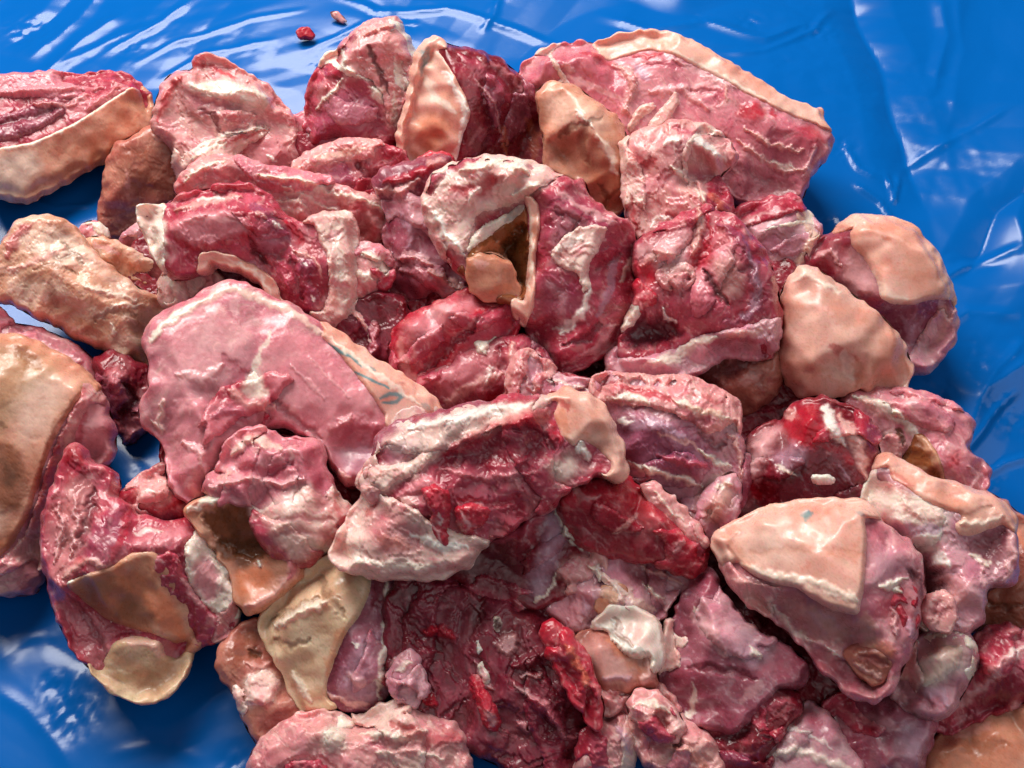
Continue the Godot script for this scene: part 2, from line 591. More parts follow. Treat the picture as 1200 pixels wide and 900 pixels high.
func torn_flaps(body: PackedVector2Array, parts: Array, j: Dictionary, at: Vector3, u: Vector3, v: Vector3, n: Vector3, front: float, ang: float) -> Array:
	# flaps of muscle and strips of fat that the knife left hanging on a cut, clear of its larger parts
	var kin: Dictionary = {"lean": ["lean", "bloody", "pinklean", "purple"], "pinklean": ["pinklean", "membrane", "lean"], "darklean": ["darklean", "lean", "purple"], "maroon": ["maroon", "darklean", "bloody"],
		"bloody": ["bloody", "lean"], "purple": ["purple", "membrane", "lean"], "fat": ["fat", "pinkfat"], "pinkfat": ["pinkfat", "fat", "pinklean", "lean"], "membrane": ["membrane", "purple", "pinkfat"]}
	var out: Array = []
	if not kin.has(j.kind) or j.name == "meat_scrap":
		return out
	var rng := RandomNumberGenerator.new()
	rng.seed = int(j.seed * 10.0) + 77
	var taken: Array = []
	for p in parts:
		if p[2] >= 2.4:
			taken.append(local_outline(p[4], at, u, v, n, front))
	var box := Rect2(body[0], Vector2.ZERO)
	for p in body:
		box = box.expand(p)
	var size := sqrt(box.size.x * box.size.y)
	var want := clampi(int(size / 15.0), 1, 6)
	for k in SMOOTH:
		if j.label.begins_with(k):
			want = int(want * SMOOTH[k])
	for attempt in 40:
		if out.size() >= want:
			break
		var thin := rng.randf() < 0.08
		var c := box.position + Vector2(rng.randf(), rng.randf()) * box.size
		if inside_by(c, body) < 4.0:
			continue
		var length := size * rng.randf_range(0.2, 0.36)
		var wide := minf(length * rng.randf_range(0.3, 0.55), 13.0)
		if thin:
			wide = rng.randf_range(1.8, 3.2)
		var dir := Vector2.from_angle(ang + rng.randf_range(-0.8, 0.8))
		var bend := rng.randf_range(-0.35, 0.35)
		var poly := PackedVector2Array()
		var clear := true
		for k in 14:
			var a := k * TAU / 14.0
			var r := rng.randf_range(0.72, 1.15)
			var e := Vector2(cos(a) * length * r, sin(a) * wide * r)
			e.y += bend * e.x * e.x / length
			var q := c + dir * e.x + dir.orthogonal() * e.y
			poly.append(q)
			for t in taken:
				if inside_by(q, t) > -2.5:
					clear = false
		if not clear or inside_by(c + dir * length * 0.6, body) < 1.0 or inside_by(c - dir * length * 0.6, body) < 1.0:
			continue
		taken.append(poly)
		var kind: String = ["fat", "pinkfat", "cream"][rng.randi() % 3] if thin else kin[j.kind][rng.randi() % kin[j.kind].size()]
		out.append(["fat_strip" if thin else "fat_flap" if kind in ["fat", "pinkfat"] else "muscle_flap", kind, rng.randf_range(0.9, 1.5) if thin else rng.randf_range(2.2, 4.6), 2.0 if thin else rng.randf_range(2.2, 4.0), poly, [] if thin else j.marks])
	return out


func ease_out(f: PackedFloat32Array, nx: int, ny: int, passes: int) -> void:
	# takes the kinks of the coarse fields away
	var tmp := PackedFloat32Array()
	tmp.resize(f.size())
	for k in passes:
		for i in range(1, f.size() - 1):
			tmp[i] = 0.25 * (f[i - 1] + f[i + 1]) + 0.5 * f[i]
		for i in range(nx, f.size() - nx - 1):
			f[i] = 0.25 * (tmp[i - nx] + tmp[i + nx]) + 0.5 * tmp[i]


func flat_heights(a: Array, at: Vector3, u: Vector3, v: Vector3, n: Vector3, front: float) -> PackedVector3Array:
	var out := PackedVector3Array()
	for k in range(0, a.size(), 3):
		var w := on_plane(a[k], a[k + 1], at + n * (front * 0.0008), n) - at
		out.append(Vector3(w.dot(u) * 1000.0, w.dot(v) * 1000.0, a[k + 2]))
	return out


func clothe(colors: PackedColorArray, detail: PackedFloat32Array, where: PackedFloat32Array, spec: Array, nx: int, ny: int, ox: float, oy: float, off: float, ang: float, rough_by: float) -> void:
	var c0 := Color(spec[0]).srgb_to_linear()
	var c1 := Color(spec[1]).srgb_to_linear()
	var c2 := Color(spec[2]).srgb_to_linear()
	var thr: float = spec[3]
	var amt: float = spec[4]
	var lump: float = spec[5]
	var fine: float = spec[6]
	var fib: float = spec[7]
	var crease: float = spec[8]
	var bundle: float = spec[10]
	var terrace: float = spec[11]
	var hide: bool = spec[9] == "skin"
	var ca := cos(ang)
	var sa := sin(ang)
	for y in ny:
		for x in nx:
			var i := y * nx + x
			if where[i] < -9.0:
				continue
			var px := ox + x * CELL
			var py := oy + y * CELL
			var a := soft.get_noise_2d(px * 0.045 + off, py * 0.045)
			var b := rough.get_noise_2d(px * 0.16 + off, py * 0.16 + 50.0)
			var c := soft.get_noise_2d(px * 0.055 - off, py * 0.055 + 90.0 + 0.6 * a)
			var gu := (px * ca + py * sa) + 4.0 * a
			var gv := (py * ca - px * sa) + 5.0 * c
			var f := soft.get_noise_2d(gu * 0.06 + off, gv * 0.55)
			var q := 1.0 - absf(soft.get_noise_2d(px * 0.075 + off + 3.0 * b * 0.2, py * 0.075 - 20.0) * 1.6)
			q = maxf(q, 0.0)
			q = q * q
			q = q * q
			var s := smoothstep(thr, thr + 0.22, b + 0.35 * f)
			var col := c0.lerp(c1, clampf(0.5 + 0.7 * a + 0.22 * b, 0.0, 1.0))
			var tone := 0.0
			var up := 0.0
			if bundle > 0.0:
				# muscle bundles and fat lobes: long cells with grooves and pale seams between them
				var bu := gu * 0.036 + 0.16 * b + off
				var bv := gv * 0.075 + 0.2 * a
				var e := strands.get_noise_2d(bu, bv) + 1.0
				tone = strand_tone.get_noise_2d(bu, bv)
				up = bundle * (sqrt(minf(e * 1.5, 1.0)) - 0.7)
				var seam := 1.0 - smoothstep(0.03, 0.16, e)
				col = col.lerp(c2, seam * amt * smoothstep(-0.1, 0.35, a + 0.4 * c))
			if terrace > 0.0:
				# torn layers: steps with ragged edges
				var t := soft.get_noise_2d(px * 0.034 + off + 60.0, py * 0.034) + 0.22 * b
				var step := smoothstep(0.1, 0.16, t) + smoothstep(-0.3, -0.24, t)
				up += terrace * step
				col = col.lerp(c1, 0.3 * (step - 1.0) if step > 1.0 else 0.0).lerp(c0, 0.3 * (1.0 - step) if step < 1.0 else 0.0)
			col = col.lerp(c2, s * amt)
			if hide:
				# blotches and pores
				col = col.lerp(c2, 0.45 * smoothstep(0.05, 0.6, soft.get_noise_2d(px * 0.022 + off, py * 0.03 - off) + 0.3 * b))
				col = col * (1.0 - 0.12 * smoothstep(0.3, 0.6, soft.get_noise_2d(px * 0.7 + off, py * 0.7)))
			var w := 1.0 + (0.04 if hide else 0.17) * f + 0.07 * c + 0.05 * b + 0.08 * tone
			colors[i] = Color(col.r * w, col.g * w * (1.0 - 0.06 * f), col.b * w, 1.0)
			detail[i] = 0.75 * rough_by * (lump * c + fine * b + fib * f * 0.6 - crease * q * q + s * amt * 0.3 + up)


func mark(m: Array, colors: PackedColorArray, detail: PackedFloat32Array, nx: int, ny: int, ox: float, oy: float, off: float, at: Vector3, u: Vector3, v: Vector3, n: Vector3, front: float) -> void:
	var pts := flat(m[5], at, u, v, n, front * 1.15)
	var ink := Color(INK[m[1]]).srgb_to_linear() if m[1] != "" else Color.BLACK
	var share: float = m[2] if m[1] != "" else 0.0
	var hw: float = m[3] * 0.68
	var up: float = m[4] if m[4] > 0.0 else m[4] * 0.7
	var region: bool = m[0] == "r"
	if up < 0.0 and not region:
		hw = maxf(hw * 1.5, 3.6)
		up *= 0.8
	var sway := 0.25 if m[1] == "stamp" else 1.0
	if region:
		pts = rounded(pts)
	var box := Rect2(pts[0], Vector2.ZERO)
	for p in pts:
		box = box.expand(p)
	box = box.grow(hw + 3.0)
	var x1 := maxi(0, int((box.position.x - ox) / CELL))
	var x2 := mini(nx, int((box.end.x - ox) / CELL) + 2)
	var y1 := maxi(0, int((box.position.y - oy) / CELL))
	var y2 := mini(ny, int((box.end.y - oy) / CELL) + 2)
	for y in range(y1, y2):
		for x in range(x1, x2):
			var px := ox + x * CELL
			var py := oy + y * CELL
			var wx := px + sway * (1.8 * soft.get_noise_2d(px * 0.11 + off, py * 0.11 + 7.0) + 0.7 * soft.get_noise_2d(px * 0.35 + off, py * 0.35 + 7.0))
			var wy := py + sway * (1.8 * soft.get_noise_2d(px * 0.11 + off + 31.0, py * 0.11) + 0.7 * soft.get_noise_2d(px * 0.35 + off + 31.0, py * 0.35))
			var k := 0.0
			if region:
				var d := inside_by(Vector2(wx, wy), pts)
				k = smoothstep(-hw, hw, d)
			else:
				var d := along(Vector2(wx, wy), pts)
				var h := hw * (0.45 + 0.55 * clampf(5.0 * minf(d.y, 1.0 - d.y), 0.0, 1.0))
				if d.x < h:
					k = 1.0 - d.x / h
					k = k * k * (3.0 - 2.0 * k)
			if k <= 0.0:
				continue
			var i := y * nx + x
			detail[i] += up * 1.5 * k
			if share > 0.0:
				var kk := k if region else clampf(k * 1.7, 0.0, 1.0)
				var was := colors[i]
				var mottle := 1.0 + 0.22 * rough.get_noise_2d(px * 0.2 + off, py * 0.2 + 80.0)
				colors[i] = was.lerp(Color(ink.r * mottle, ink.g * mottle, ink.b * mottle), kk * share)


func raise(mask: PackedFloat32Array, dist: PackedFloat32Array, tall: PackedFloat32Array, detail: PackedFloat32Array, colors: PackedColorArray, front: float, rim: float, t: float, edge: float, nx: int, ny: int, ox: float, oy: float, hidden := PackedByteArray()) -> Array:
	var g := CELL
	var count := nx * ny
	var dom := PackedFloat32Array()
	var hs := PackedFloat32Array()
	dom.resize(count)
	hs.resize(count)
	for i in count:
		var mk := mask[i]
		if mk < -4.0:
			dom[i] = -9.0
			continue
		var te := 0.0
		var d := dist[i]
		var dm := d
		if t > 0.0:
			var k := clampf(mk / edge, 0.0, 1.0)
			te = t * sqrt(1.0 - (1.0 - k) * (1.0 - k)) if mk > 0.0 else 0.0
			dm = minf(mk, d + te * 0.8)
			d += te * 0.8
			te -= 0.8 * (1.0 - k)
		dom[i] = dm
		var s := clampf(d / (rim * (0.24 + 0.16 * soft.get_noise_2d((i % nx) * g * 0.03 + ox, (i / nx) * g * 0.03 + oy))), 0.0, 1.0)
		var prof := sqrt(1.0 - (1.0 - s) * (1.0 - s))
		hs[i] = prof * tall[i] + te * minf(1.0, 0.35 + s) + detail[i] * clampf(d / 5.0, 0.0, 1.0)
	var vs := PackedVector3Array()
	var ns := PackedVector3Array()
	var cs := PackedColorArray()
	var ids := PackedInt32Array()
	ids.resize(count)
	ids.fill(-1)
	for y in range(1, ny - 1):
		for x in range(1, nx - 1):
			var i := y * nx + x
			var d := dom[i]
			if d < -1.3 * g or (t == 0.0 and hidden[i] == 1):
				continue
			var px := ox + x * g
			var py := oy + y * g
			var h := hs[i]
			var hx1 := hs[i - 1]
			var hx2 := hs[i + 1]
			var hy1 := hs[i - nx]
			var hy2 := hs[i + nx]
			if d < 0.0:
				var gx := (dom[i + 1] - dom[i - 1]) * 0.5
				var gy := (dom[i + nx] - dom[i - nx]) * 0.5
				var gl := sqrt(gx * gx + gy * gy)
				if gl < 0.25 * g or gl > 4.0 * g:
					continue
				px -= gx / gl * d
				py -= gy / gl * d
				vs.append(Vector3(px, py, h) * 0.001)
				if t > 0.0:
					ns.append(Vector3((hx1 - hx2), (hy1 - hy2), 2.0 * g).normalized())
				else:
					ns.append(Vector3(-gx / gl, -gy / gl, 0.25).normalized())
			else:
				vs.append(Vector3(px, py, h) * 0.001)
				ns.append(Vector3((hx1 - hx2), (hy1 - hy2), 2.0 * g).normalized())
			cs.append(colors[i])
			ids[i] = vs.size() - 1
	var tri := PackedInt32Array()
	for y in range(1, ny - 2):
		for x in range(1, nx - 2):
			var i := y * nx + x
			var a := ids[i]
			var b := ids[i + 1]
			var c := ids[i + nx]
			var d := ids[i + nx + 1]
			if a < 0:
				if b >= 0 and c >= 0 and d >= 0:
					tri.append(b); tri.append(c); tri.append(d)
			elif d < 0:
				if b >= 0 and c >= 0:
					tri.append(a); tri.append(c); tri.append(b)
			elif b < 0:
				if c >= 0:
					tri.append(a); tri.append(c); tri.append(d)
			elif c < 0:
				tri.append(a); tri.append(d); tri.append(b)
			else:
				tri.append(a); tri.append(c); tri.append(b)
				tri.append(b); tri.append(c); tri.append(d)
	return [vs, ns, cs, tri]


func underside(body: PackedVector2Array, cd: PackedFloat32Array, mx: int, my: int, ox: float, oy: float, lr: float, rim: float, back: float, spec: Array) -> Array:
	# the rounded back of a cut, coarse, closed against the rim
	var vs := PackedVector3Array()
	var ns := PackedVector3Array()
	var cs := PackedColorArray()
	var ids := PackedInt32Array()
	ids.resize(mx * my)
	ids.fill(-1)
	var c := Color(spec[0]).srgb_to_linear()
	for y in range(1, my - 1):
		for x in range(1, mx - 1):
			var i := y * mx + x
			var d := cd[i]
			if d < -1.3 * lr:
				continue
			var p := Vector2(ox + x * lr, oy + y * lr)
			var grad := Vector2(cd[i + 1] - cd[i - 1], cd[i + mx] - cd[i - mx])
			grad = grad.normalized()
			if d < 0.0:
				p -= grad * d
				d = 0.0
			var s := clampf(d / (rim * 1.6), 0.0, 1.0)
			vs.append(Vector3(p.x, p.y, -back * sqrt(1.0 - (1.0 - s) * (1.0 - s))) * 0.001)
			ns.append(Vector3(-grad.x * (1.0 - s), -grad.y * (1.0 - s), -0.15 - s).normalized())
			cs.append(c)
			ids[i] = vs.size() - 1
	var tri := PackedInt32Array()
	for y in range(1, my - 2):
		for x in range(1, mx - 2):
			var i := y * mx + x
			var q := [ids[i], ids[i + 1], ids[i + mx + 1], ids[i + mx]]
			var ok: Array = q.filter(func(k): return k >= 0)
			if ok.size() >= 3:
				tri.append_array([ok[0], ok[1], ok[2]])
			if ok.size() == 4:
				tri.append_array([ok[0], ok[2], ok[3]])
	return [vs, ns, cs, tri]


func numbered(called: String) -> String:
	var k: int = names.get(called, 0)
	names[called] = k + 1
	return called if k == 0 else "%s_%03d" % [called, k]


func assemble(j: Dictionary, made: Array) -> void:
	var o := Node3D.new()
	o.name = numbered(j.name)
	add_child(o)
	o.transform = made[0]
	o.set_meta("label", j.label)
	o.set_meta("category", "scrap of meat" if j.name == "meat_scrap" else "piece of meat")
	if j.name != "meat_scrap":
		o.set_meta("group", "cuts of raw meat heaped on the blue sheet")
	else:
		o.set_meta("group", "loose scraps on the blue sheet")
	var built: Array = made[1]
	var spec: Array = KIND[j.kind]
	# front and back of the flesh are one mesh
	var f: Array = built[0]
	var b: Array = built[1]
	var base: int = f[0].size()
	var tri: PackedInt32Array = f[3]
	for k in b[3]:
		tri.append(k + base)
	put(o, {"fat": "fat", "pinkfat": "fat", "wrinkled": "skin", "skin": "skin", "tanskin": "skin", "creamskin": "skin", "redskin": "skin", "brownskin": "skin"}.get(j.kind, "lean_meat"), f[0] + b[0], f[1] + b[1], f[2] + b[2], tri, spec[9])
	var given: Array = made[2]
	for k in given.size():
		var p: Array = built[2 + k]
		if p[3].size() > 30:
			put(o, given[k][0], p[0], p[1], p[2], p[3], KIND[given[k][1]][9])


func put(o: Node3D, called: String, vs: PackedVector3Array, ns: PackedVector3Array, cs: PackedColorArray, tri: PackedInt32Array, look: String) -> void:
	var m := MeshInstance3D.new()
	var k := 0
	var free := called
	while o.has_node(free):
		k += 1
		free = "%s_%03d" % [called, k]
	m.name = free
	m.mesh = surface(vs, ns, cs, tri)
	m.material_override = mats[look]
	o.add_child(m, true)


# cuts whose faces are smoother than the rest
const SMOOTH := {"brownish skin piece with": 0.25, "large flat pink cutlet": 0.3, "glossy smooth red chunk": 0.4, "broad smooth plum": 0.4, "smooth mauve chunk": 0.3, "flat maroon muscle": 0.4, "clean crimson": 0.45, "smooth peach": 0.8, "largest flat peach": 0.7,
	"domed peach": 0.5, "purple meat and creamy": 0.6, "flat piece under": 0.5, "round dark red cut": 0.6, "smooth pale pink flesh": 0.5, "pale greyish knob": 0.5, "dark red wedge": 0.6, "wet purple muscle": 0.7, "membrane slab": 0.6, "pink lump": 0.8}
# small crumples of the film: photograph point, radius, strength
const CRINKLES := [
	[960, 30, 45, 1.6], [880, 20, 30, 1.2], [820, 18, 26, 1.0], [920, 70, 24, 1.0], [990, 170, 26, 1.4], [1048, 210, 22, 1.4], [975, 255, 26, 1.6], [1150, 430, 40, 1.4], [1180, 480, 40, 1.4],
	[1110, 300, 26, 1.0], [1140, 400, 24, 1.2], [80, 830, 40, 1.5], [60, 800, 22, 1.2], [480, 22, 26, 1.0], [370, 68, 26, 1.0], [200, 95, 22, 1.2], [440, 8, 24, 1.2], [30, 30, 50, 1.5], [150, 50, 34, 1.2], [270, 890, 24, 1.2], [1170, 560, 26, 1.4], [160, 545, 16, 1.2]]
# folds of the sheet: half width mm, height mm, photograph points along the fold
const FOLDS := [
	[14.0, 7.0, [-40, 130, 40, 95, 95, 45, 150, 5]], [10.0, 5.0, [60, 80, 120, 50, 190, 20]], [9.0, 6.0, [120, 62, 180, 30, 230, -10]],
	[9.0, 5.0, [30, 70, 90, 20, 120, -20]], [16.0, -6.0, [0, 60, 70, 10, 100, -30]], [8.0, 4.0, [380, -5, 440, 8, 520, 2, 600, 25, 660, 52]],
	[6.0, 3.0, [150, 75, 210, 45, 290, 20, 360, 8]], [10.0, 5.0, [700, 10, 760, 30, 830, 22, 900, 40, 960, 20]], [7.0, 3.5, [840, 60, 900, 55, 960, 30, 985, 0]],
	[34.0, -15.0, [990, -60, 1030, 60, 1050, 130, 1095, 250]], [70.0, 24.0, [1230, -60, 1210, 120, 1190, 260, 1230, 420]], [34.0, 8.0, [1120, -40, 1130, 60, 1110, 150]], [40.0, 18.0, [640, -60, 800, -20, 960, -60]], [30.0, 14.0, [1110, 560, 1150, 470, 1220, 400]], [26.0, -14.0, [1130, 330, 1170, 250, 1230, 200]], [12.0, 5.0, [1100, -20, 1110, 40, 1090, 110]], [5.0, 3.0, [990, 160, 1010, 190, 1030, 200]],
	[5.0, 4.0, [1000, 205, 1030, 225, 1050, 250]], [4.0, 4.0, [1040, 190, 1050, 225, 1060, 190]], [7.0, 3.0, [1190, 130, 1120, 155, 1060, 190]],
	[6.0, 4.0, [1150, 470, 1170, 430, 1200, 390]], [5.0, 4.0, [1130, 530, 1160, 490, 1200, 455]], [7.0, 5.0, [1090, 330, 1130, 310, 1200, 290]], [5.0, 4.0, [1150, 560, 1180, 540, 1220, 530]],
	[6.0, 4.0, [1080, 440, 1110, 460, 1125, 490]], [9.0, 5.0, [-20, 800, 20, 830, 60, 870, 90, 910]], [10.0, 6.0, [60, 860, 80, 800, 100, 770]], [7.0, 3.0, [210, 840, 260, 810, 290, 830]],
	[12.0, -5.0, [0, 760, 50, 740, 110, 780]], [8.0, 4.0, [-20, 780, 30, 740, 70, 735]], [6.0, 3.0, [120, 890, 180, 870, 240, 885]], [5.0, 3.0, [0, 220, 60, 245, 110, 240]],
	[6.0, 3.0, [560, 30, 580, 10, 590, -10]], [8.0, 3.0, [1100, 380, 1140, 360, 1200, 370]], [6.0, 3.0, [180, 95, 240, 60, 330, 45]], [5.0, 2.5, [350, 60, 420, 25, 500, 18]],
]


func lay_out() -> void:
	# ------------------------------------------------ the bottom layer, seen in the gaps
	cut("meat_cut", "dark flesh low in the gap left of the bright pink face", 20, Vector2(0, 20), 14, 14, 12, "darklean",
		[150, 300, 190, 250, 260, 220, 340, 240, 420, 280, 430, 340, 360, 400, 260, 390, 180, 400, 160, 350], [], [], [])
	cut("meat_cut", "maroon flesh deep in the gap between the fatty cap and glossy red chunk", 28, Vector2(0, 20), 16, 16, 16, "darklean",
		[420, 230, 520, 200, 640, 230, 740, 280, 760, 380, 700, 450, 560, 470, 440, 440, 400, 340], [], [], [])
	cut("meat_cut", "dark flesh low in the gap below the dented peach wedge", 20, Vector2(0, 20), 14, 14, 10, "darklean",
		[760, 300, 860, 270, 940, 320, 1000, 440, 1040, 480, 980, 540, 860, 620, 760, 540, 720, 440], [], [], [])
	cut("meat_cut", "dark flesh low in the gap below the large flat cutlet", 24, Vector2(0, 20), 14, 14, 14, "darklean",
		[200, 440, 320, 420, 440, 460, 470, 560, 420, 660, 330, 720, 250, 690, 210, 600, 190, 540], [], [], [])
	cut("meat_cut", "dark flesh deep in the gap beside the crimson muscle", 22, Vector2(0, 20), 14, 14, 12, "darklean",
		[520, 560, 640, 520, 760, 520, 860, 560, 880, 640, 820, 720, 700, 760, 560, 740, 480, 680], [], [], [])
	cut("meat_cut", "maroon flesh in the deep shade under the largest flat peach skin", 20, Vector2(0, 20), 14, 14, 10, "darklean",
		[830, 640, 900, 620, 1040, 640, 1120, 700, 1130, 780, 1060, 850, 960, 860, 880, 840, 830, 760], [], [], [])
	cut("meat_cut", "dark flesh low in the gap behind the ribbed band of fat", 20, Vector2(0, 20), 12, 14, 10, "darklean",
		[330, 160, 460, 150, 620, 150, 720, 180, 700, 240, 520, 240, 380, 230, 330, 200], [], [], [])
	# ------------------------------------------------ the far row
	cut("skin_on_cut", "pink slab with a broad tan skin band, far left beside open sheet", 34, Vector2(0, 22), 13, 9, 30, "lean",
		[-30, 95, 20, 97, 60, 92, 105, 90, 135, 87, 158, 97, 173, 112, 178, 135, 174, 158, 145, 174, 105, 190, 62, 215, 28, 233, -30, 215],
		[20,120,12, 70,112,14, 130,100,14, -10,180,17, 40,174,17, 92,150,18, 130,124,18, 153,108,18, 60,213,1, 20,230,1, 110,188,1, 150,170,1, 172,150,2, 172,125,6],
		[["s", "pink", 0.7, 7, 1.5, [0, 112, 60, 110, 120, 104]], ["s", "dark", 0.5, 6, -2, [0, 150, 50, 140, 90, 120]], ["s", "palepink", 0.5, 5, 1.6, [40, 128, 80, 130, 105, 115]], ["s", "pink", 0.5, 6, 2, [100, 135, 120, 118, 140, 108]], ["s", "red", 0.5, 5, 0, [140, 95, 165, 105, 176, 125]]],
		[["skin", "tanskin", 4.5, 3.0, [-30, 188, 0, 178, 40, 172, 92, 148, 130, 122, 153, 107, 164, 108, 172, 128, 177, 157, 145, 178, 105, 194, 62, 220, 26, 240, -30, 222],
			[["s", "cream", 0.8, 5, 0.4, [-10, 182, 40, 174, 92, 149, 130, 123, 155, 107]], ["s", "brown", 0.35, 14, 0, [60, 210, 110, 185, 170, 160]], ["r", "cream", 0.5, 10, 0, [-30, 190, 40, 180, 50, 200, 20, 230, -30, 225]], ["s", "orange", 0.3, 10, -0.5, [70, 185, 120, 165, 165, 135]]]]])
	cut("skin_on_cut", "glossy reddish brown skin piece right of the slab with the tan band", 20, Vector2(-6, -4), 12, 14, 24, "redskin",
		[150, 166, 178, 150, 200, 160, 212, 180, 214, 232, 190, 238, 168, 246, 160, 275, 135, 290, 116, 272, 120, 240, 127, 195, 135, 172],
		[], [["r", "brown", 0.5, 12, 0, [140, 170, 205, 170, 205, 225, 165, 230, 140, 220]], ["s", "fatp", 0.5, 4, 0, [150, 200, 150, 222]], ["s", "fatp", 0.6, 5, 0.6, [180, 158, 202, 165]]], [])
	cut("bone_in_cut", "pale pink bony cut with a pointed red tip, third along the far row", 50, Vector2(6, 6), 20, 16, 34, "pinkfat",
		[180, 148, 186, 118, 198, 92, 216, 86, 232, 86, 230, 70, 243, 64, 268, 77, 290, 90, 312, 102, 324, 118, 338, 135, 346, 160, 347, 195, 330, 210, 290, 216, 230, 222, 208, 205, 203, 168, 186, 156],
		[230, 110, 16, 290, 110, 24, 315, 125, 20, 300, 150, 14, 250, 160, 16, 240, 190, 26, 320, 180, 22, 210, 130, 12],
		[["r", "cream", 0.75, 8, 1, [218, 100, 262, 92, 314, 112, 312, 130, 270, 122, 228, 108]], ["r", "lean", 0.6, 8, -3, [222, 112, 252, 116, 282, 122, 278, 134, 250, 130]], ["s", "red", 0.7, 5, 0, [228, 70, 250, 75, 275, 90]], ["s", "red", 0.7, 6, 1, [185, 140, 195, 110, 210, 90]], ["r", "fatp", 0.7, 8, 1, [240, 128, 300, 132, 300, 155, 258, 158]],
			["s", "dark", 0.7, 2.5, -1.5, [232, 128, 250, 135, 258, 155]], ["s", "red", 0.6, 5, -2.5, [272, 180, 292, 172, 306, 158]], ["s", "cream", 0.7, 6, 3, [235, 172, 265, 160, 310, 150]], ["s", "red", 0.6, 5, 1, [206, 205, 220, 215]], ["r", "pink", 0.7, 8, 0, [290, 175, 330, 150, 342, 200, 296, 205]], ["s", "white", 0.8, 4, 1, [310, 185, 322, 188]]],
		[["fat_flap", "fat", 4.5, 3, [214, 182, 235, 168, 262, 162, 300, 152, 319, 149, 306, 162, 288, 172, 278, 184, 296, 205, 262, 190, 238, 202, 220, 205], [["s", "red", 0.7, 4, 0, [268, 165, 300, 156, 316, 151]], ["s", "cream", 0.8, 5, 1, [222, 190, 245, 172, 265, 170]]]]])
	cut("meat_cut", "small smooth pale pink nub left of the cut with the white streak", 28, Vector2(0, 0), 9, 8, 20, "pinklean",
		[344, 140, 356, 134, 372, 136, 382, 150, 380, 176, 362, 190, 346, 182], [], [["s", "palepink", 0.7, 8, 0, [352, 150, 360, 175]]], [])
	cut("bone_in_cut", "upright purplish cut with a white streak and pale fatty corner, far row", 56, Vector2(-8, 0), 22, 18, 34, "lean",
		[364, 176, 360, 150, 362, 112, 372, 84, 386, 66, 400, 60, 410, 46, 428, 32, 452, 25, 464, 25, 470, 40, 486, 66, 490, 96, 484, 128, 481, 150, 462, 168, 448, 190, 420, 182, 392, 172],
		[390, 90, 20, 420, 60, 26, 455, 50, 22, 470, 90, 16, 440, 120, 20, 400, 140, 27, 375, 160, 18, 480, 120, 12],
		[["r", "fatp", 0.8, 9, 0, [402, 62, 430, 34, 465, 28, 484, 66, 488, 100, 472, 140, 455, 148, 450, 110, 436, 92, 410, 88]], ["s", "cream", 0.9, 6, 1.4, [402, 58, 404, 78, 420, 88]], ["s", "cream", 0.95, 4, 2, [404, 94, 394, 106, 378, 118, 368, 130]], ["r", "purple", 0.5, 10, 0, [366, 130, 400, 105, 440, 110, 452, 150, 410, 172, 370, 168]], ["s", "maroon", 0.7, 2, -1.6, [434, 55, 444, 78, 456, 110]],
			["r", "cream", 0.8, 4, 0.8, [434, 100, 450, 104, 448, 122, 440, 114]], ["s", "red", 0.6, 7, 1.4, [482, 78, 484, 100, 474, 125]], ["s", "fatp", 0.8, 5, 2, [430, 40, 450, 30, 464, 28]], ["s", "cream", 0.6, 5, 0, [462, 110, 464, 148]], ["s", "palepink", 0.35, 6, 0, [372, 120, 380, 90]], ["s", "dark", 0.5, 4, -2, [380, 90, 400, 94]]],
		[["bone", "bone", 2.6, 2.5, [452, 34, 468, 40, 482, 68, 480, 96, 470, 122, 462, 110, 460, 70], [["s", "fatp", 0.7, 4, 0, [466, 60, 474, 100]]]]])
	cut("skin_on_cut", "dark red wedge with a peach skin strip down its left side, far row", 58, Vector2(10, -2), 24, 18, 34, "darklean",
		[475, 192, 471, 162, 477, 140, 486, 112, 490, 76, 500, 56, 511, 50, 530, 57, 562, 64, 584, 72, 602, 86, 614, 102, 631, 126, 638, 150, 636, 192, 602, 200, 560, 196, 522, 196, 498, 200],
		[500,60,14, 528,84,28, 508,140,22, 545,130,34, 535,185,28, 478,150,5, 488,90,6, 480,185,6, 600,110,14, 626,150,4, 580,170,14, 610,185,4],
		[["s", "lean", 0.6, 10, 1, [540, 65, 570, 90, 600, 120]], ["s", "palepink", 0.4, 3, 1, [552, 92, 576, 118, 590, 160]], ["s", "pink", 0.4, 5, 0.5, [575, 72, 600, 90, 618, 115]], ["s", "orange", 0.5, 7, 1, [592, 150, 596, 180]], ["s", "orange", 0.4, 8, 0, [622, 140, 632, 160, 628, 190]], ["s", "maroon", 0.5, 5, -2, [560, 110, 575, 150, 560, 190]], ["s", "palepink", 0.3, 5, 0, [545, 170, 560, 150]]],
		[["skin", "skin", 4.5, 4, [490, 80, 500, 56, 511, 49, 518, 66, 528, 84, 540, 108, 547, 132, 538, 158, 532, 192, 500, 200, 476, 192, 472, 160, 480, 136, 486, 112],
			[["r", "orange", 0.75, 9, -1, [488, 145, 505, 130, 525, 140, 518, 175, 498, 180]], ["s", "white", 0.8, 6, 0.7, [520, 85, 540, 125, 540, 150, 530, 190]], ["s", "grey", 0.8, 6, 0, [494, 62, 504, 56, 498, 78]], ["s", "stamp", 0.35, 4, 0, [498, 60, 496, 90]], ["s", "cream", 0.7, 7, 0, [500, 90, 510, 115, 528, 130]]]]])
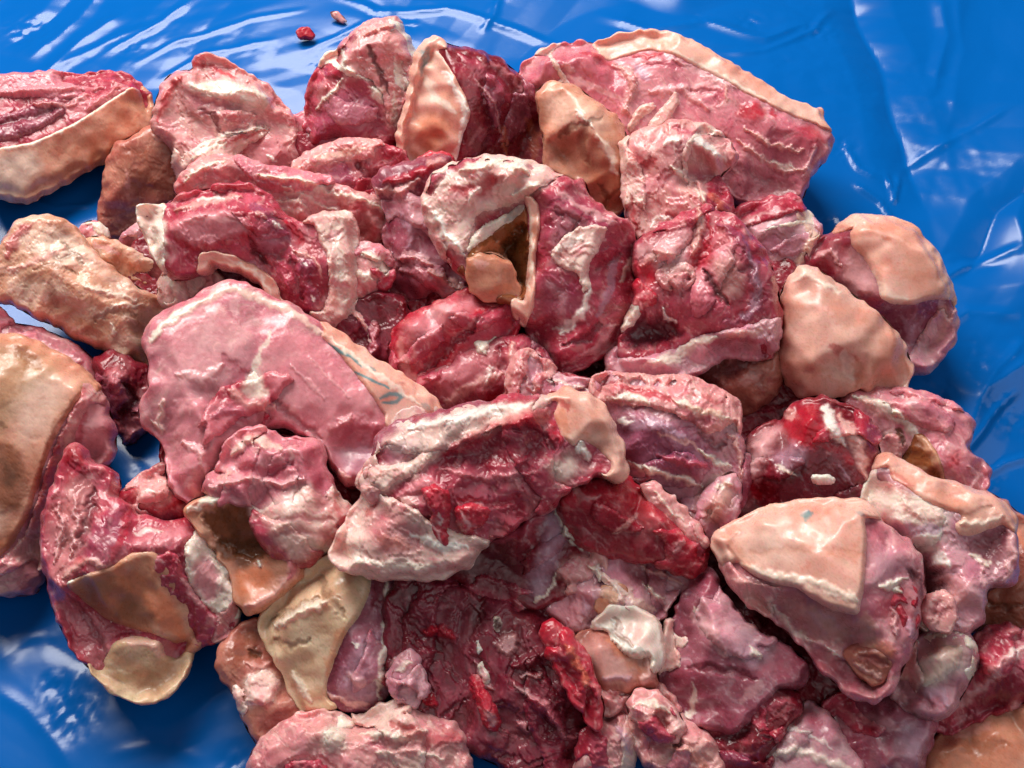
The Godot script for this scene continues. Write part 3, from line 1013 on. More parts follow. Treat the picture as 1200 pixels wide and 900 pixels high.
	cut("skin_on_cut", "largest slab of the far row, lumpy pink with a thin pale skin rim", 52, Vector2(4, 14), 18, 14, 40, "pinklean",
		[606, 97, 614, 80, 634, 64, 660, 55, 690, 53, 706, 58, 730, 47, 764, 42, 800, 52, 834, 70, 880, 100, 920, 124, 948, 136, 958, 134, 958, 150, 973, 164, 966, 184, 946, 206, 938, 232, 905, 246, 868, 240, 842, 220, 800, 205, 764, 206, 738, 196, 712, 172, 676, 130, 650, 105, 626, 106],
		[640, 80, 20, 690, 75, 20, 720, 110, 16, 780, 80, 17, 850, 110, 18, 800, 130, 14, 900, 150, 22, 940, 165, 18, 870, 190, 16, 900, 220, 6, 760, 170, 14],
		[["r", "lean", 0.65, 9, 0, [608, 95, 650, 60, 702, 60, 735, 85, 740, 130, 700, 120, 660, 95]], ["s", "palepink", 0.6, 6, 0, [665, 90, 700, 105, 735, 120]], ["s", "palepink", 0.5, 5, 0.6, [660, 78, 672, 84]], ["s", "red", 0.55, 7, 1, [680, 60, 705, 68, 730, 82]], ["r", "fatp", 0.7, 5, 1.5, [718, 72, 740, 78, 748, 100, 735, 130, 745, 138, 728, 132, 738, 100]], ["s", "red", 0.7, 5, 1, [742, 62, 765, 66, 778, 60]],
			["s", "lilac", 0.7, 8, 0, [745, 75, 758, 95]], ["s", "lean", 0.6, 4, -1.6, [760, 75, 800, 78, 832, 88]], ["s", "palepink", 0.6, 7, 1, [790, 70, 830, 90, 860, 105]], ["s", "lean", 0.6, 4, -2, [810, 105, 840, 110, 842, 125]], ["s", "palepink", 0.5, 8, 2, [762, 110, 800, 105, 830, 130]], ["s", "fatp", 0.8, 4, 1, [848, 100, 850, 122]], ["r", "red", 0.85, 5, 0.5, [862, 132, 885, 122, 898, 136, 882, 148, 872, 142]], ["r", "red", 0.7, 5, 0, [930, 150, 958, 148, 968, 165, 945, 180, 930, 168]], ["s", "red", 0.7, 3, 0, [902, 130, 908, 142]],
			["r", "lean", 0.6, 9, 1, [838, 148, 870, 140, 935, 150, 958, 168, 938, 190, 880, 178]], ["s", "fatp", 0.75, 5, 2, [862, 165, 890, 185, 920, 200, 944, 198]], ["s", "fatp", 0.8, 4, 2, [870, 152, 900, 172, 940, 178]], ["s", "cream", 0.6, 4, 1, [905, 190, 930, 196]], ["r", "dark", 0.5, 8, -3, [840, 195, 880, 195, 930, 210, 935, 235, 870, 240, 845, 225]], ["s", "maroon", 0.5, 3, -2, [840, 155, 856, 170]], ["s", "palepink", 0.6, 4, 1, [955, 172, 942, 205]]],
		[["skin", "skin", 2.8, 2.4, [698, 58, 728, 38, 766, 28, 808, 38, 844, 58, 890, 88, 928, 112, 952, 124, 968, 120, 966, 148, 940, 142, 905, 128, 868, 108, 828, 84, 796, 68, 764, 56, 735, 62, 712, 70],
			[["s", "grey", 0.5, 4, 0, [712, 62, 740, 50]], ["s", "cream", 0.6, 4, 0, [790, 62, 840, 88, 900, 122]], ["s", "orange", 0.25, 5, 0, [760, 45, 800, 54]]]],
		 ["tendon", "fat", 3.5, 3, [733, 150, 750, 124, 764, 120, 770, 127, 752, 140, 740, 156], [["s", "orange", 0.3, 4, 0, [742, 145, 760, 125]]]],
		 ["tendon", "fat", 3.5, 3, [752, 160, 762, 142, 780, 120, 792, 108, 796, 122, 786, 138, 770, 158], []]])
	cut("skin_on_cut", "rolled tan skin piece leaning against the largest slab of the far row", 66, Vector2(-4, 2), 20, 17, 34, "tanskin",
		[630, 110, 640, 101, 656, 100, 676, 106, 700, 125, 722, 140, 731, 160, 735, 200, 736, 232, 728, 246, 706, 250, 694, 236, 682, 214, 660, 206, 642, 200, 640, 160],
		[650,118,12, 676,112,18, 690,140,27, 706,165,28, 722,200,24, 716,235,14, 660,180,6, 680,205,8, 728,165,14, 668,145,20],
		[["r", "skin", 0.7, 8, 0, [640, 108, 676, 110, 716, 145, 700, 160, 670, 150, 645, 145]], ["s", "cream", 0.9, 4, 0.8, [676, 132, 688, 142, 696, 150]], ["s", "umber", 0.5, 2.5, -1.4, [655, 160, 672, 148, 690, 144, 706, 138]], ["s", "brown", 0.45, 6, -1.5, [690, 145, 680, 170, 690, 190]], ["s", "cream", 0.6, 7, 1, [700, 160, 716, 180, 722, 205]], ["r", "orange", 0.5, 9, 0, [690, 205, 735, 205, 735, 245, 708, 250]], ["s", "brown", 0.7, 2, -1, [700, 215, 712, 232, 706, 246]], ["s", "brown", 0.6, 2, -1, [712, 232, 724, 220]], ["s", "brown", 0.4, 10, 0, [642, 165, 660, 190]]], [])
	# ------------------------------------------------ second row
	cut("fat_trimmed_cut", "ragged pale pink fatty cut just right of the rolled tan skin piece", 70, Vector2(-4, 10), 20, 16, 40, "pinkfat",
		[736, 200, 734, 172, 752, 156, 778, 150, 800, 146, 826, 152, 850, 165, 862, 185, 846, 200, 836, 214, 850, 226, 854, 250, 846, 276, 820, 292, 780, 300, 752, 292, 738, 262],
		[760, 180, 20, 810, 170, 24, 840, 190, 18, 790, 220, 20, 830, 240, 24, 770, 260, 14],
		[["s", "white", 0.8, 9, 1.5, [780, 170, 815, 165, 850, 185]], ["s", "cream", 0.7, 8, 2, [790, 200, 820, 215, 826, 240]], ["s", "red", 0.6, 5, -1, [735, 180, 758, 195, 770, 192]], ["s", "lean", 0.6, 7, -2, [832, 200, 812, 205, 826, 225]], ["s", "pink", 0.6, 9, 0, [748, 230, 780, 210, 800, 240]], ["s", "orange", 0.35, 6, 1, [832, 228, 845, 240, 845, 262]], ["s", "lean", 0.7, 5, -2, [790, 150, 810, 160, 800, 172]], ["s", "red", 0.7, 4, 0, [740, 232, 745, 270]], ["s", "white", 0.7, 5, 1, [762, 265, 775, 255, 790, 258]], ["s", "cream", 0.7, 5, 1.5, [840, 250, 830, 285]], ["s", "lean", 0.6, 4, -2, [780, 250, 800, 262, 825, 255]]], [])
	cut("fat_trimmed_cut", "membrane slab with a pink fat lip on top, behind the peach skin wedge", 44, Vector2(8, 4), 16, 12, 34, "membrane",
		[856, 268, 862, 254, 878, 245, 906, 238, 928, 236, 935, 246, 956, 264, 958, 280, 944, 306, 932, 330, 925, 350, 904, 346, 880, 330, 866, 300],
		[890, 270, 18, 920, 262, 18, 940, 280, 14, 900, 310, 14],
		[["r", "purple", 0.4, 8, 0, [870, 280, 935, 262, 938, 290, 905, 305]], ["s", "skin", 0.8, 7, 1, [936, 252, 954, 275, 936, 312, 924, 340]], ["s", "palepink", 0.5, 7, 0, [905, 300, 912, 330]], ["s", "lilac", 0.5, 8, 0, [880, 300, 900, 320]]],
		[["fat_lip", "lean", 4, 3, [862, 258, 878, 246, 906, 238, 930, 236, 933, 247, 910, 257, 880, 264, 866, 268], [["s", "palepink", 0.6, 3, 0, [868, 262, 885, 258, 892, 252, 930, 246]]]]])
	cut("skin_on_cut", "domed peach skin cut with a rough dark red end, beside the sheet", 42, Vector2(10, 2), 22, 18, 38, "purple",
		[944, 318, 944, 300, 952, 284, 972, 280, 986, 264, 1008, 259, 1040, 263, 1068, 274, 1088, 298, 1106, 336, 1116, 372, 1108, 400, 1092, 424, 1072, 434, 1040, 412, 1006, 366, 970, 336],
		[960,300,10, 985,275,14, 1010,275,22, 1040,280,26, 1075,295,26, 1095,330,24, 1030,350,25, 1065,357,24, 1100,350,20, 1060,400,5, 1092,405,3, 1030,390,8, 985,330,10],
		[["r", "blood", 0.6, 7, 1, [945, 300, 955, 284, 992, 266, 996, 300, 980, 325, 950, 320]], ["s", "palepink", 0.6, 4, 1, [958, 300, 975, 292, 985, 310]], ["s", "fatp", 0.5, 4, 1, [950, 318, 970, 325]], ["r", "palepink", 0.6, 9, 0, [995, 290, 1022, 310, 1030, 340, 1010, 350, 985, 325]], ["s", "lean", 0.6, 5, -1, [1010, 345, 1025, 360, 1040, 380]], ["s", "lilac", 0.5, 6, 0, [1060, 370, 1080, 410]], ["s", "fatp", 0.6, 6, 0, [1100, 350, 1112, 375, 1104, 400]]],
		[["skin", "skin", 5, 4, [994, 272, 1010, 260, 1040, 262, 1070, 274, 1090, 298, 1108, 336, 1112, 352, 1088, 352, 1066, 358, 1042, 357, 1028, 350, 1026, 330, 1012, 302, 998, 290],
			[["r", "orange", 0.4, 12, 0, [1050, 285, 1085, 300, 1100, 340, 1070, 350, 1055, 320]], ["s", "orange", 0.5, 4, 0, [1030, 280, 1038, 284]], ["s", "cream", 0.5, 9, 0, [1020, 320, 1035, 350, 1060, 352]], ["s", "orange", 0.3, 6, 0, [1010, 268, 1050, 268]]]]])
	cut("skin_on_cut", "smooth peach skin wedge with a dent in its lower edge", 60, Vector2(6, -4), 20, 15, 40, "skin",
		[918, 348, 924, 332, 938, 316, 952, 316, 986, 340, 1010, 358, 1034, 376, 1056, 404, 1066, 434, 1058, 454, 1040, 462, 1020, 458, 1002, 450, 988, 458, 965, 466, 940, 462, 924, 446, 914, 424, 918, 390],
		[940, 340, 12, 960, 360, 22, 950, 420, 26, 990, 400, 26, 1020, 420, 20, 1000, 440, 14, 1040, 420, 16],
		[["s", "cream", 0.6, 6, 0.6, [930, 330, 945, 319, 985, 342]], ["s", "red", 0.5, 5, -0.4, [972, 404, 985, 414, 998, 420]], ["s", "orange", 0.35, 9, -1, [1000, 420, 1004, 450]], ["s", "lean", 0.3, 2, -0.3, [940, 436, 952, 432]], ["r", "orange", 0.28, 12, 0, [1005, 360, 1060, 405, 1064, 450, 1010, 455]], ["s", "orange", 0.25, 12, 0, [918, 380, 922, 430]], ["s", "cream", 0.5, 9, 0, [985, 410, 1000, 445]]], [])
	cut("bone_in_cut", "large cut with a pale membrane flap below and bright red torn bits", 74, Vector2(0, 4), 24, 18, 46, "lean",
		[742, 300, 752, 280, 780, 270, 800, 262, 830, 250, 852, 252, 870, 268, 888, 290, 900, 312, 908, 340, 912, 372, 906, 398, 902, 420, 876, 414, 850, 410, 812, 432, 774, 446, 740, 446, 716, 440, 718, 420, 730, 396, 744, 374, 756, 350, 750, 330],
		[770, 310, 22, 820, 300, 20, 860, 300, 28, 890, 340, 22, 850, 350, 24, 800, 360, 18, 770, 390, 10, 850, 390, 22, 770, 425, 20, 880, 400, 18],
		[["r", "palepink", 0.7, 8, 0, [745, 290, 790, 270, 820, 275, 800, 310, 770, 320, 750, 312]], ["s", "fatp", 0.8, 6, 1.2, [750, 310, 775, 298, 795, 300]], ["r", "red", 0.9, 5, -1, [742, 308, 760, 305, 776, 322, 770, 335, 748, 325]], ["r", "red", 0.8, 6, -2, [815, 280, 838, 290, 832, 312, 815, 318, 806, 300]], ["r", "fatp", 0.8, 5, 2.5, [780, 320, 808, 318, 806, 332, 795, 342, 780, 332]], ["s", "fatp", 0.8, 5, 3, [818, 240, 822, 270, 812, 300]], ["s", "red", 0.7, 4, 1, [828, 250, 832, 275, 826, 290]],
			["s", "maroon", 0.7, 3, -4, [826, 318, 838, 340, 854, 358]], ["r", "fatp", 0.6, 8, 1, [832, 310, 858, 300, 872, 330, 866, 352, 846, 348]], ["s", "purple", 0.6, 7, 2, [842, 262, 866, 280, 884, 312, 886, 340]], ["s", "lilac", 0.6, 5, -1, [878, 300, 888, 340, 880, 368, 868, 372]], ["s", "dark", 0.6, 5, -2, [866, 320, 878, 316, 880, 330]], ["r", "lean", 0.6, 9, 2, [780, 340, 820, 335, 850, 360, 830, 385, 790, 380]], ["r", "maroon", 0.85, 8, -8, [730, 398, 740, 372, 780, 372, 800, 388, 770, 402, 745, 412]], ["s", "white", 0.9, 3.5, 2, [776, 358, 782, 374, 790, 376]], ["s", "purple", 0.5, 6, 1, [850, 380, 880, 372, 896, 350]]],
		[["membrane", "membrane", 4, 3.5, [716, 440, 720, 420, 752, 418, 790, 408, 822, 392, 860, 385, 884, 378, 902, 372, 904, 398, 886, 408, 850, 408, 812, 432, 774, 446, 740, 446],
			[["s", "cream", 0.85, 8, 1, [750, 430, 790, 420, 812, 402, 840, 396]], ["s", "fatp", 0.8, 6, 0.6, [850, 395, 895, 388]], ["s", "lean", 0.6, 4, 0, [826, 405, 860, 398, 898, 400]], ["r", "palepink", 0.5, 9, 0, [722, 425, 760, 420, 790, 440, 740, 446]]]],
		 ["red_lobe", "bloody", 4, 4, [733, 352, 742, 342, 762, 338, 772, 346, 770, 356, 752, 362, 738, 360], [["s", "palepink", 0.4, 3, 0, [745, 346, 760, 344]]]],
		 ["bone", "bone", 4, 3.5, [722, 358, 730, 352, 744, 362, 744, 372, 732, 374], [["s", "orange", 0.4, 5, 0, [728, 365, 740, 370]]]]])
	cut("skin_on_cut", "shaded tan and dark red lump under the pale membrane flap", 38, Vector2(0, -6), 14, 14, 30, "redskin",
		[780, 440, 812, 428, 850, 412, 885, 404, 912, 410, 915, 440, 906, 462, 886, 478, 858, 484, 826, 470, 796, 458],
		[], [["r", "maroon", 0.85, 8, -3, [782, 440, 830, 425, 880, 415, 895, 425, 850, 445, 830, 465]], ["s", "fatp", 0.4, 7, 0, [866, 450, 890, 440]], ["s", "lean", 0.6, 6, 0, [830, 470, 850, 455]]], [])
	cut("meat_cut", "dark strip with a flat pinkish tan top, behind the pale fatty cap", 46, Vector2(0, 8), 14, 10, 34, "lean",
		[344, 210, 350, 192, 372, 178, 410, 168, 440, 170, 472, 178, 478, 196, 464, 210, 440, 222, 425, 238, 400, 238, 370, 226, 348, 222],
		[], [["r", "fatp", 0.75, 5, 1, [348, 196, 372, 178, 412, 168, 440, 172, 440, 186, 410, 188, 375, 194, 356, 202]], ["s", "skin", 0.6, 6, 0, [370, 186, 430, 176]], ["r", "purple", 0.6, 7, -2, [355, 206, 410, 192, 416, 222, 390, 224]], ["s", "dark", 0.6, 5, -3, [418, 192, 430, 205, 450, 200]], ["s", "palepink", 0.4, 4, 0, [370, 205, 400, 210]]], [])
	cut("meat_cut", "wet purple muscle with a ragged red top, left of the pale fatty cap", 56, Vector2(-6, 4), 18, 14, 40, "purple",
		[438, 214, 452, 200, 474, 196, 496, 188, 524, 186, 526, 200, 510, 220, 502, 248, 514, 280, 530, 304, 550, 322, 548, 345, 520, 352, 490, 358, 462, 362, 446, 344, 452, 322, 462, 300, 452, 276, 460, 250],
		[470, 215, 16, 505, 200, 18, 485, 260, 20, 480, 300, 18, 500, 330, 20],
		[["s", "red", 0.6, 7, 2, [450, 212, 480, 208, 510, 194]], ["s", "fatp", 0.6, 7, 2, [440, 222, 470, 226, 490, 212]], ["s", "fatp", 0.5, 7, 2, [500, 192, 522, 190]], ["s", "lilac", 0.5, 6, 0.6, [468, 250, 486, 275, 478, 295]], ["r", "lean", 0.6, 8, 1, [452, 320, 500, 312, 520, 335, 490, 355, 462, 350]], ["s", "fatp", 0.6, 7, 2, [505, 318, 530, 332, 545, 340]], ["s", "palepink", 0.6, 6, 1.5, [462, 302, 490, 300, 510, 312]], ["s", "dark", 0.5, 5, -2, [455, 300, 475, 312, 500, 315]]], [])
	cut("bone_in_cut", "pale ribbed band of fat and bone behind the cut with the bright pink face", 62, Vector2(2, 12), 15, 11, 40, "pinkfat",
		[206, 226, 216, 204, 236, 190, 262, 186, 288, 196, 310, 204, 344, 208, 378, 216, 410, 226, 440, 234, 458, 248, 463, 272, 452, 288, 424, 292, 408, 268, 370, 268, 330, 258, 290, 236, 245, 232],
		[230, 205, 16, 262, 196, 18, 300, 215, 12, 350, 222, 18, 420, 240, 18, 350, 250, 12, 440, 268, 14],
		[["s", "cream", 0.7, 6, 2, [300, 208, 350, 214, 400, 228, 450, 246]], ["s", "pink", 0.6, 3, -1.6, [310, 220, 370, 235, 420, 248]], ["s", "cream", 0.6, 4, 1.6, [330, 222, 380, 240, 410, 250]], ["s", "pink", 0.6, 4, -1.6, [320, 235, 370, 252, 405, 258]], ["s", "red", 0.6, 6, 0, [398, 238, 430, 248, 450, 256]], ["r", "red", 0.6, 7, -2, [412, 264, 440, 262, 446, 284, 425, 288]], ["s", "fatp", 0.7, 6, 1, [455, 256, 456, 282]], ["s", "cream", 0.7, 6, 2, [216, 214, 236, 200, 262, 192]], ["s", "red", 0.7, 4, 0, [206, 204, 214, 216]], ["s", "white", 0.6, 4, 1, [238, 192, 250, 204]], ["s", "pink", 0.6, 4, -2, [250, 205, 275, 215, 292, 212]]], [])
	cut("bone_in_cut", "cut with a bright pink lean face and a pale fat slice at its right", 74, Vector2(-4, 4), 24, 15, 44, "lean",
		[166, 248, 176, 244, 188, 252, 202, 240, 214, 232, 240, 226, 288, 220, 300, 228, 318, 236, 330, 254, 352, 268, 378, 258, 408, 257, 413, 285, 414, 325, 414, 345, 406, 377, 386, 380, 368, 366, 350, 362, 328, 354, 316, 330, 284, 312, 246, 302, 240, 318, 206, 326, 196, 314, 186, 300, 176, 276],
		[185, 270, 12, 215, 260, 24, 270, 250, 26, 290, 275, 26, 240, 295, 20, 320, 250, 24, 340, 290, 20, 340, 330, 22, 385, 310, 24, 390, 360, 18, 300, 300, 14],
		[["r", "pink", 0.8, 5, 1.5, [198, 266, 222, 252, 262, 246, 286, 256, 296, 270, 272, 276, 250, 288, 222, 288, 204, 276]], ["s", "palepink", 0.5, 5, 0, [212, 262, 250, 256, 276, 262]], ["s", "red", 0.5, 5, -1, [206, 282, 228, 294, 252, 294, 280, 284, 296, 274]], ["r", "lean", 0.6, 6, 0, [210, 290, 240, 300, 248, 290, 290, 282, 296, 300, 300, 318, 250, 306]], ["r", "cream", 0.85, 5, 1, [168, 248, 178, 246, 192, 262, 196, 300, 190, 304, 178, 276]], ["s", "fatp", 0.7, 7, 1.6, [205, 245, 240, 236, 280, 228]], ["s", "white", 0.7, 4, 1, [230, 232, 262, 230]], ["s", "purple", 0.6, 9, 0, [296, 240, 320, 262, 340, 282]], ["s", "fatp", 0.6, 4, 1, [302, 250, 312, 258]], ["s", "white", 0.8, 4, 1, [322, 262, 330, 270]], ["s", "red", 0.7, 6, 0, [334, 258, 350, 275, 356, 290]],
			["r", "lilac", 0.5, 5, 1, [302, 280, 320, 276, 334, 286, 318, 296, 302, 292]], ["s", "lean", 0.5, 8, 3, [310, 300, 330, 312, 340, 345]], ["r", "purple", 0.7, 5, 2, [350, 302, 364, 304, 370, 318, 360, 326, 350, 316]], ["r", "purple", 0.7, 5, 2, [358, 332, 372, 340, 372, 362, 362, 362]], ["s", "white", 0.9, 3, 0, [356, 308, 360, 312]], ["s", "white", 0.9, 2.5, 0, [366, 344, 368, 352]], ["s", "fatp", 0.7, 3, 1.5, [346, 296, 366, 302, 378, 325]], ["s", "dark", 0.5, 4, -3, [340, 300, 348, 330, 356, 350]], ["s", "maroon", 0.5, 4, -3, [294, 276, 300, 296, 312, 306]]],
		[["fat_slice", "fat", 5, 2.6, [370, 262, 384, 257, 406, 258, 411, 285, 414, 330, 404, 350, 404, 376, 386, 380, 376, 372, 386, 340, 384, 300, 372, 280], [["s", "cream", 0.6, 5, 0, [392, 265, 398, 300, 396, 350]], ["s", "pink", 0.6, 4, -1, [384, 280, 400, 272]], ["s", "orange", 0.3, 6, 0, [390, 340, 395, 365]], ["s", "pink", 0.7, 3, -1, [388, 330, 408, 336]]]],
		 ["skin_curl", "skin", 4.5, 2.6, [238, 302, 248, 296, 262, 298, 286, 306, 308, 318, 322, 338, 326, 354, 316, 352, 304, 334, 284, 318, 258, 310, 242, 310], [["s", "orange", 0.4, 4, 0, [242, 305, 260, 304]], ["s", "cream", 0.6, 3, 0, [262, 302, 300, 318, 320, 345]]]]])
	cut("fat_scrap", "lumpy pale knob of fat right of the upright fat slice", 62, Vector2(0, 4), 12, 10, 30, "pinkfat",
		[412, 296, 424, 290, 440, 292, 456, 302, 460, 318, 452, 334, 438, 342, 424, 352, 414, 346, 410, 320],
		[], [["s", "cream", 0.8, 8, 1.5, [424, 298, 446, 306, 452, 322]], ["s", "red", 0.4, 5, -1, [415, 330, 430, 345]], ["s", "cream", 0.7, 7, 1.5, [420, 320, 436, 330]]], [])
	cut("fat_scrap", "small pale chunk of fat between the wrinkled shank and the large flat cutlet", 46, Vector2(-6, 4), 10, 8, 26, "fat",
		[190, 330, 196, 318, 212, 316, 236, 318, 254, 324, 258, 336, 236, 348, 214, 362, 196, 360, 188, 346],
		[], [["s", "lean", 0.6, 6, -1, [240, 320, 252, 335, 225, 350]], ["s", "cream", 0.7, 7, 0, [196, 325, 210, 340]]], [])
	cut("meat_cut", "small tan flap like a sausage beside the wrinkled skin shank", 42, Vector2(0, 6), 11, 10, 24, "wrinkled",
		[102, 286, 110, 280, 126, 282, 150, 294, 176, 304, 192, 314, 192, 328, 172, 330, 146, 322, 120, 310, 106, 300],
		[], [["s", "orange", 0.4, 8, 0, [130, 300, 175, 318]], ["s", "palepink", 0.5, 4, 0, [108, 286, 140, 296]]], [])
	cut("fat_scrap", "small pale pointed flap at the upper end of the wrinkled skin shank", 34, Vector2(0, 6), 7, 6, 18, "pinklean",
		[94, 282, 98, 266, 106, 262, 116, 264, 128, 280, 118, 288, 100, 296], [], [["s", "fatp", 0.6, 6, 0, [104, 270, 118, 280]]], [])
	cut("meat_cut", "little purple chunk between the sausage-like flap and the reddish brown skin", 36, Vector2(0, 6), 9, 7, 22, "purple",
		[142, 286, 150, 276, 160, 268, 170, 270, 174, 300, 164, 306, 150, 298], [], [["s", "palepink", 0.5, 4, 0, [160, 275, 168, 295]]], [])
	cut("skin_on_cut", "long wrinkled tan skin shank pointing left", 46, Vector2(-4, 8), 21, 17, 36, "wrinkled",
		[-20, 316, 0, 300, 8, 285, 14, 272, 28, 260, 58, 256, 76, 262, 92, 276, 104, 294, 136, 322, 166, 344, 196, 356, 200, 372, 176, 392, 176, 424, 170, 434, 146, 424, 120, 406, 92, 394, 70, 380, 44, 370, 14, 352, -20, 350],
		[50, 285, 16, 60, 320, 24, 110, 350, 24, 150, 370, 22, 160, 410, 14, 20, 320, 16],
		[["r", "cream", 0.45, 10, 0, [40, 268, 80, 272, 100, 300, 70, 310, 30, 295]], ["s", "lean", 0.6, 8, 1, [8, 300, 18, 276, 34, 264]], ["s", "red", 0.4, 5, 0, [20, 270, 40, 262]], ["s", "brown", 0.4, 5, -1, [60, 330, 66, 360]], ["r", "brown", 0.35, 12, 0, [60, 340, 110, 370, 170, 410, 165, 430, 100, 392, 60, 370]], ["s", "cream", 0.6, 5, 1, [100, 336, 130, 345, 160, 352]], ["s", "cream", 0.6, 4, 1, [118, 368, 140, 360, 165, 358]], ["s", "umber", 0.5, 2, -1.6, [56, 296, 72, 306, 84, 300]], ["s", "umber", 0.5, 2, -1.6, [70, 285, 88, 296, 96, 310]], ["s", "umber", 0.4, 2, -1.5, [110, 376, 130, 365, 160, 370]], ["s", "fatp", 0.6, 5, 1, [10, 318, 60, 300, 75, 290]], ["s", "umber", 0.4, 2, -1.4, [40, 318, 66, 312, 90, 322]], ["s", "cream", 0.7, 4, 1.2, [130, 380, 134, 392]]], [])
	cut("meat_cut", "smooth pale pink flesh between the wrinkled shank and the olive tan slab", 36, Vector2(-4, 10), 14, 12, 30, "pinklean",
		[-30, 372, -4, 366, 12, 382, 40, 386, 66, 396, 92, 410, 108, 424, 112, 442, 100, 456, 60, 440, 20, 425, -30, 420],
		[], [["s", "palepink", 0.7, 8, 1, [0, 395, 50, 405, 95, 425]], ["s", "skin", 0.5, 5, 2, [40, 406, 60, 412]], ["s", "dark", 0.5, 5, -2, [10, 375, 24, 386]]], [])
	cut("skin_on_cut", "big olive tan skin slab with a brown stain, cut off by the left border", 44, Vector2(-6, 0), 18, 13, 40, "pinklean",
		[-40, 402, 0, 400, 30, 404, 60, 420, 84, 434, 104, 450, 122, 474, 132, 505, 132, 530, 122, 548, 100, 540, 84, 545, 70, 590, 56, 630, 48, 672, 40, 694, -40, 694],
		[0,450,22, 60,440,20, 98,462,22, 76,500,23, 60,540,23, 40,600,21, 10,645,18, 125,500,3, 105,540,3, 90,545,3, 62,620,4, 45,670,3, 0,600,20],
		[["r", "palepink", 0.5, 8, 0, [96, 460, 122, 480, 130, 530, 104, 532, 90, 540]], ["s", "pink", 0.7, 5, 0, [98, 480, 84, 520, 70, 560]], ["s", "red", 0.5, 3, -0.5, [104, 452, 96, 500, 88, 530]]],
		[["skin", "tanskin", 5, 4, [-40, 402, 0, 400, 30, 404, 60, 420, 86, 436, 103, 450, 98, 466, 82, 488, 64, 520, 50, 562, 38, 600, 16, 640, -10, 660, -40, 664],
			[["r", "olive", 0.5, 12, 0, [-40, 400, 40, 410, 70, 435, 30, 470, 0, 520, -40, 500]], ["r", "cream", 0.4, 14, 0, [40, 440, 90, 445, 60, 505, 30, 520, 20, 480]], ["r", "brown", 0.8, 6, 0.6, [-10, 510, 26, 522, 40, 556, 26, 596, -10, 600]], ["r", "umber", 0.8, 5, 0, [4, 535, 26, 552, 22, 575, 10, 572]], ["s", "umber", 0.5, 4, 0, [-4, 495, 12, 502]], ["s", "orange", 0.5, 5, 0, [40, 595, 20, 625, -10, 645]], ["s", "brown", 0.5, 3, 0, [100, 456, 66, 500, 46, 560]], ["r", "cream", 0.35, 10, 0, [-40, 590, 10, 600, 0, 620, -40, 640]], ["s", "brown", 0.4, 8, -1, [20, 410, 50, 430]]]],
		 ["fat_layer", "pinkfat", 3.2, 3, [102, 452, 108, 470, 94, 500, 80, 540, 68, 585, 56, 625, 46, 650, 20, 668, -40, 690, -40, 668, 6, 652, 32, 622, 46, 584, 60, 540, 76, 500], [["s", "red", 0.5, 4, -0.4, [98, 458, 70, 512, 52, 565, 36, 605, 10, 640]], ["s", "skin", 0.6, 5, 0, [84, 510, 62, 580, 48, 630]]]]])
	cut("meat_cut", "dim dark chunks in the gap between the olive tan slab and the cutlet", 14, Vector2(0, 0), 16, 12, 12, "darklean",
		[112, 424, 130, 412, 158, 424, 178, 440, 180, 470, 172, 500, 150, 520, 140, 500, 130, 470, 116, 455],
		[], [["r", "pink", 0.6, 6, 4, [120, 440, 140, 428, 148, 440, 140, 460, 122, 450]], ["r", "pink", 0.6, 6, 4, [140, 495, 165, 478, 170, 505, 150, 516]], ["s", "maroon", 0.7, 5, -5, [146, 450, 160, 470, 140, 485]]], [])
	# ------------------------------------------------ the middle
	cut("bone_in_cut", "glossy smooth red chunk in a hollow at the middle of the heap", 60, Vector2(-6, 0), 20, 13, 46, "bloody",
		[462, 400, 468, 384, 482, 371, 506, 360, 530, 350, 552, 342, 576, 348, 602, 346, 606, 372, 600, 400, 586, 424, 556, 428, 530, 438, 506, 452, 488, 460, 474, 448, 464, 424],
		[490, 385, 22, 530, 362, 24, 520, 395, 18, 580, 375, 14, 560, 410, 14, 490, 430, 16, 470, 410, 14],
		[["r", "pink", 0.8, 8, 1, [470, 388, 506, 362, 552, 345, 558, 360, 526, 382, 500, 402, 478, 402]], ["s", "palepink", 0.7, 9, 0, [500, 372, 530, 358]], ["s", "fatp", 0.4, 8, 0, [468, 396, 474, 430, 486, 446]], ["s", "dark", 0.6, 3, -2, [490, 440, 515, 410, 550, 385, 575, 362]], ["s", "palepink", 0.4, 2.5, 0.5, [530, 400, 560, 372]], ["r", "lean", 0.6, 8, 0, [540, 400, 590, 362, 600, 392, 580, 420]], ["s", "dark", 0.5, 4, -3, [505, 430, 530, 405, 556, 385]]], [])
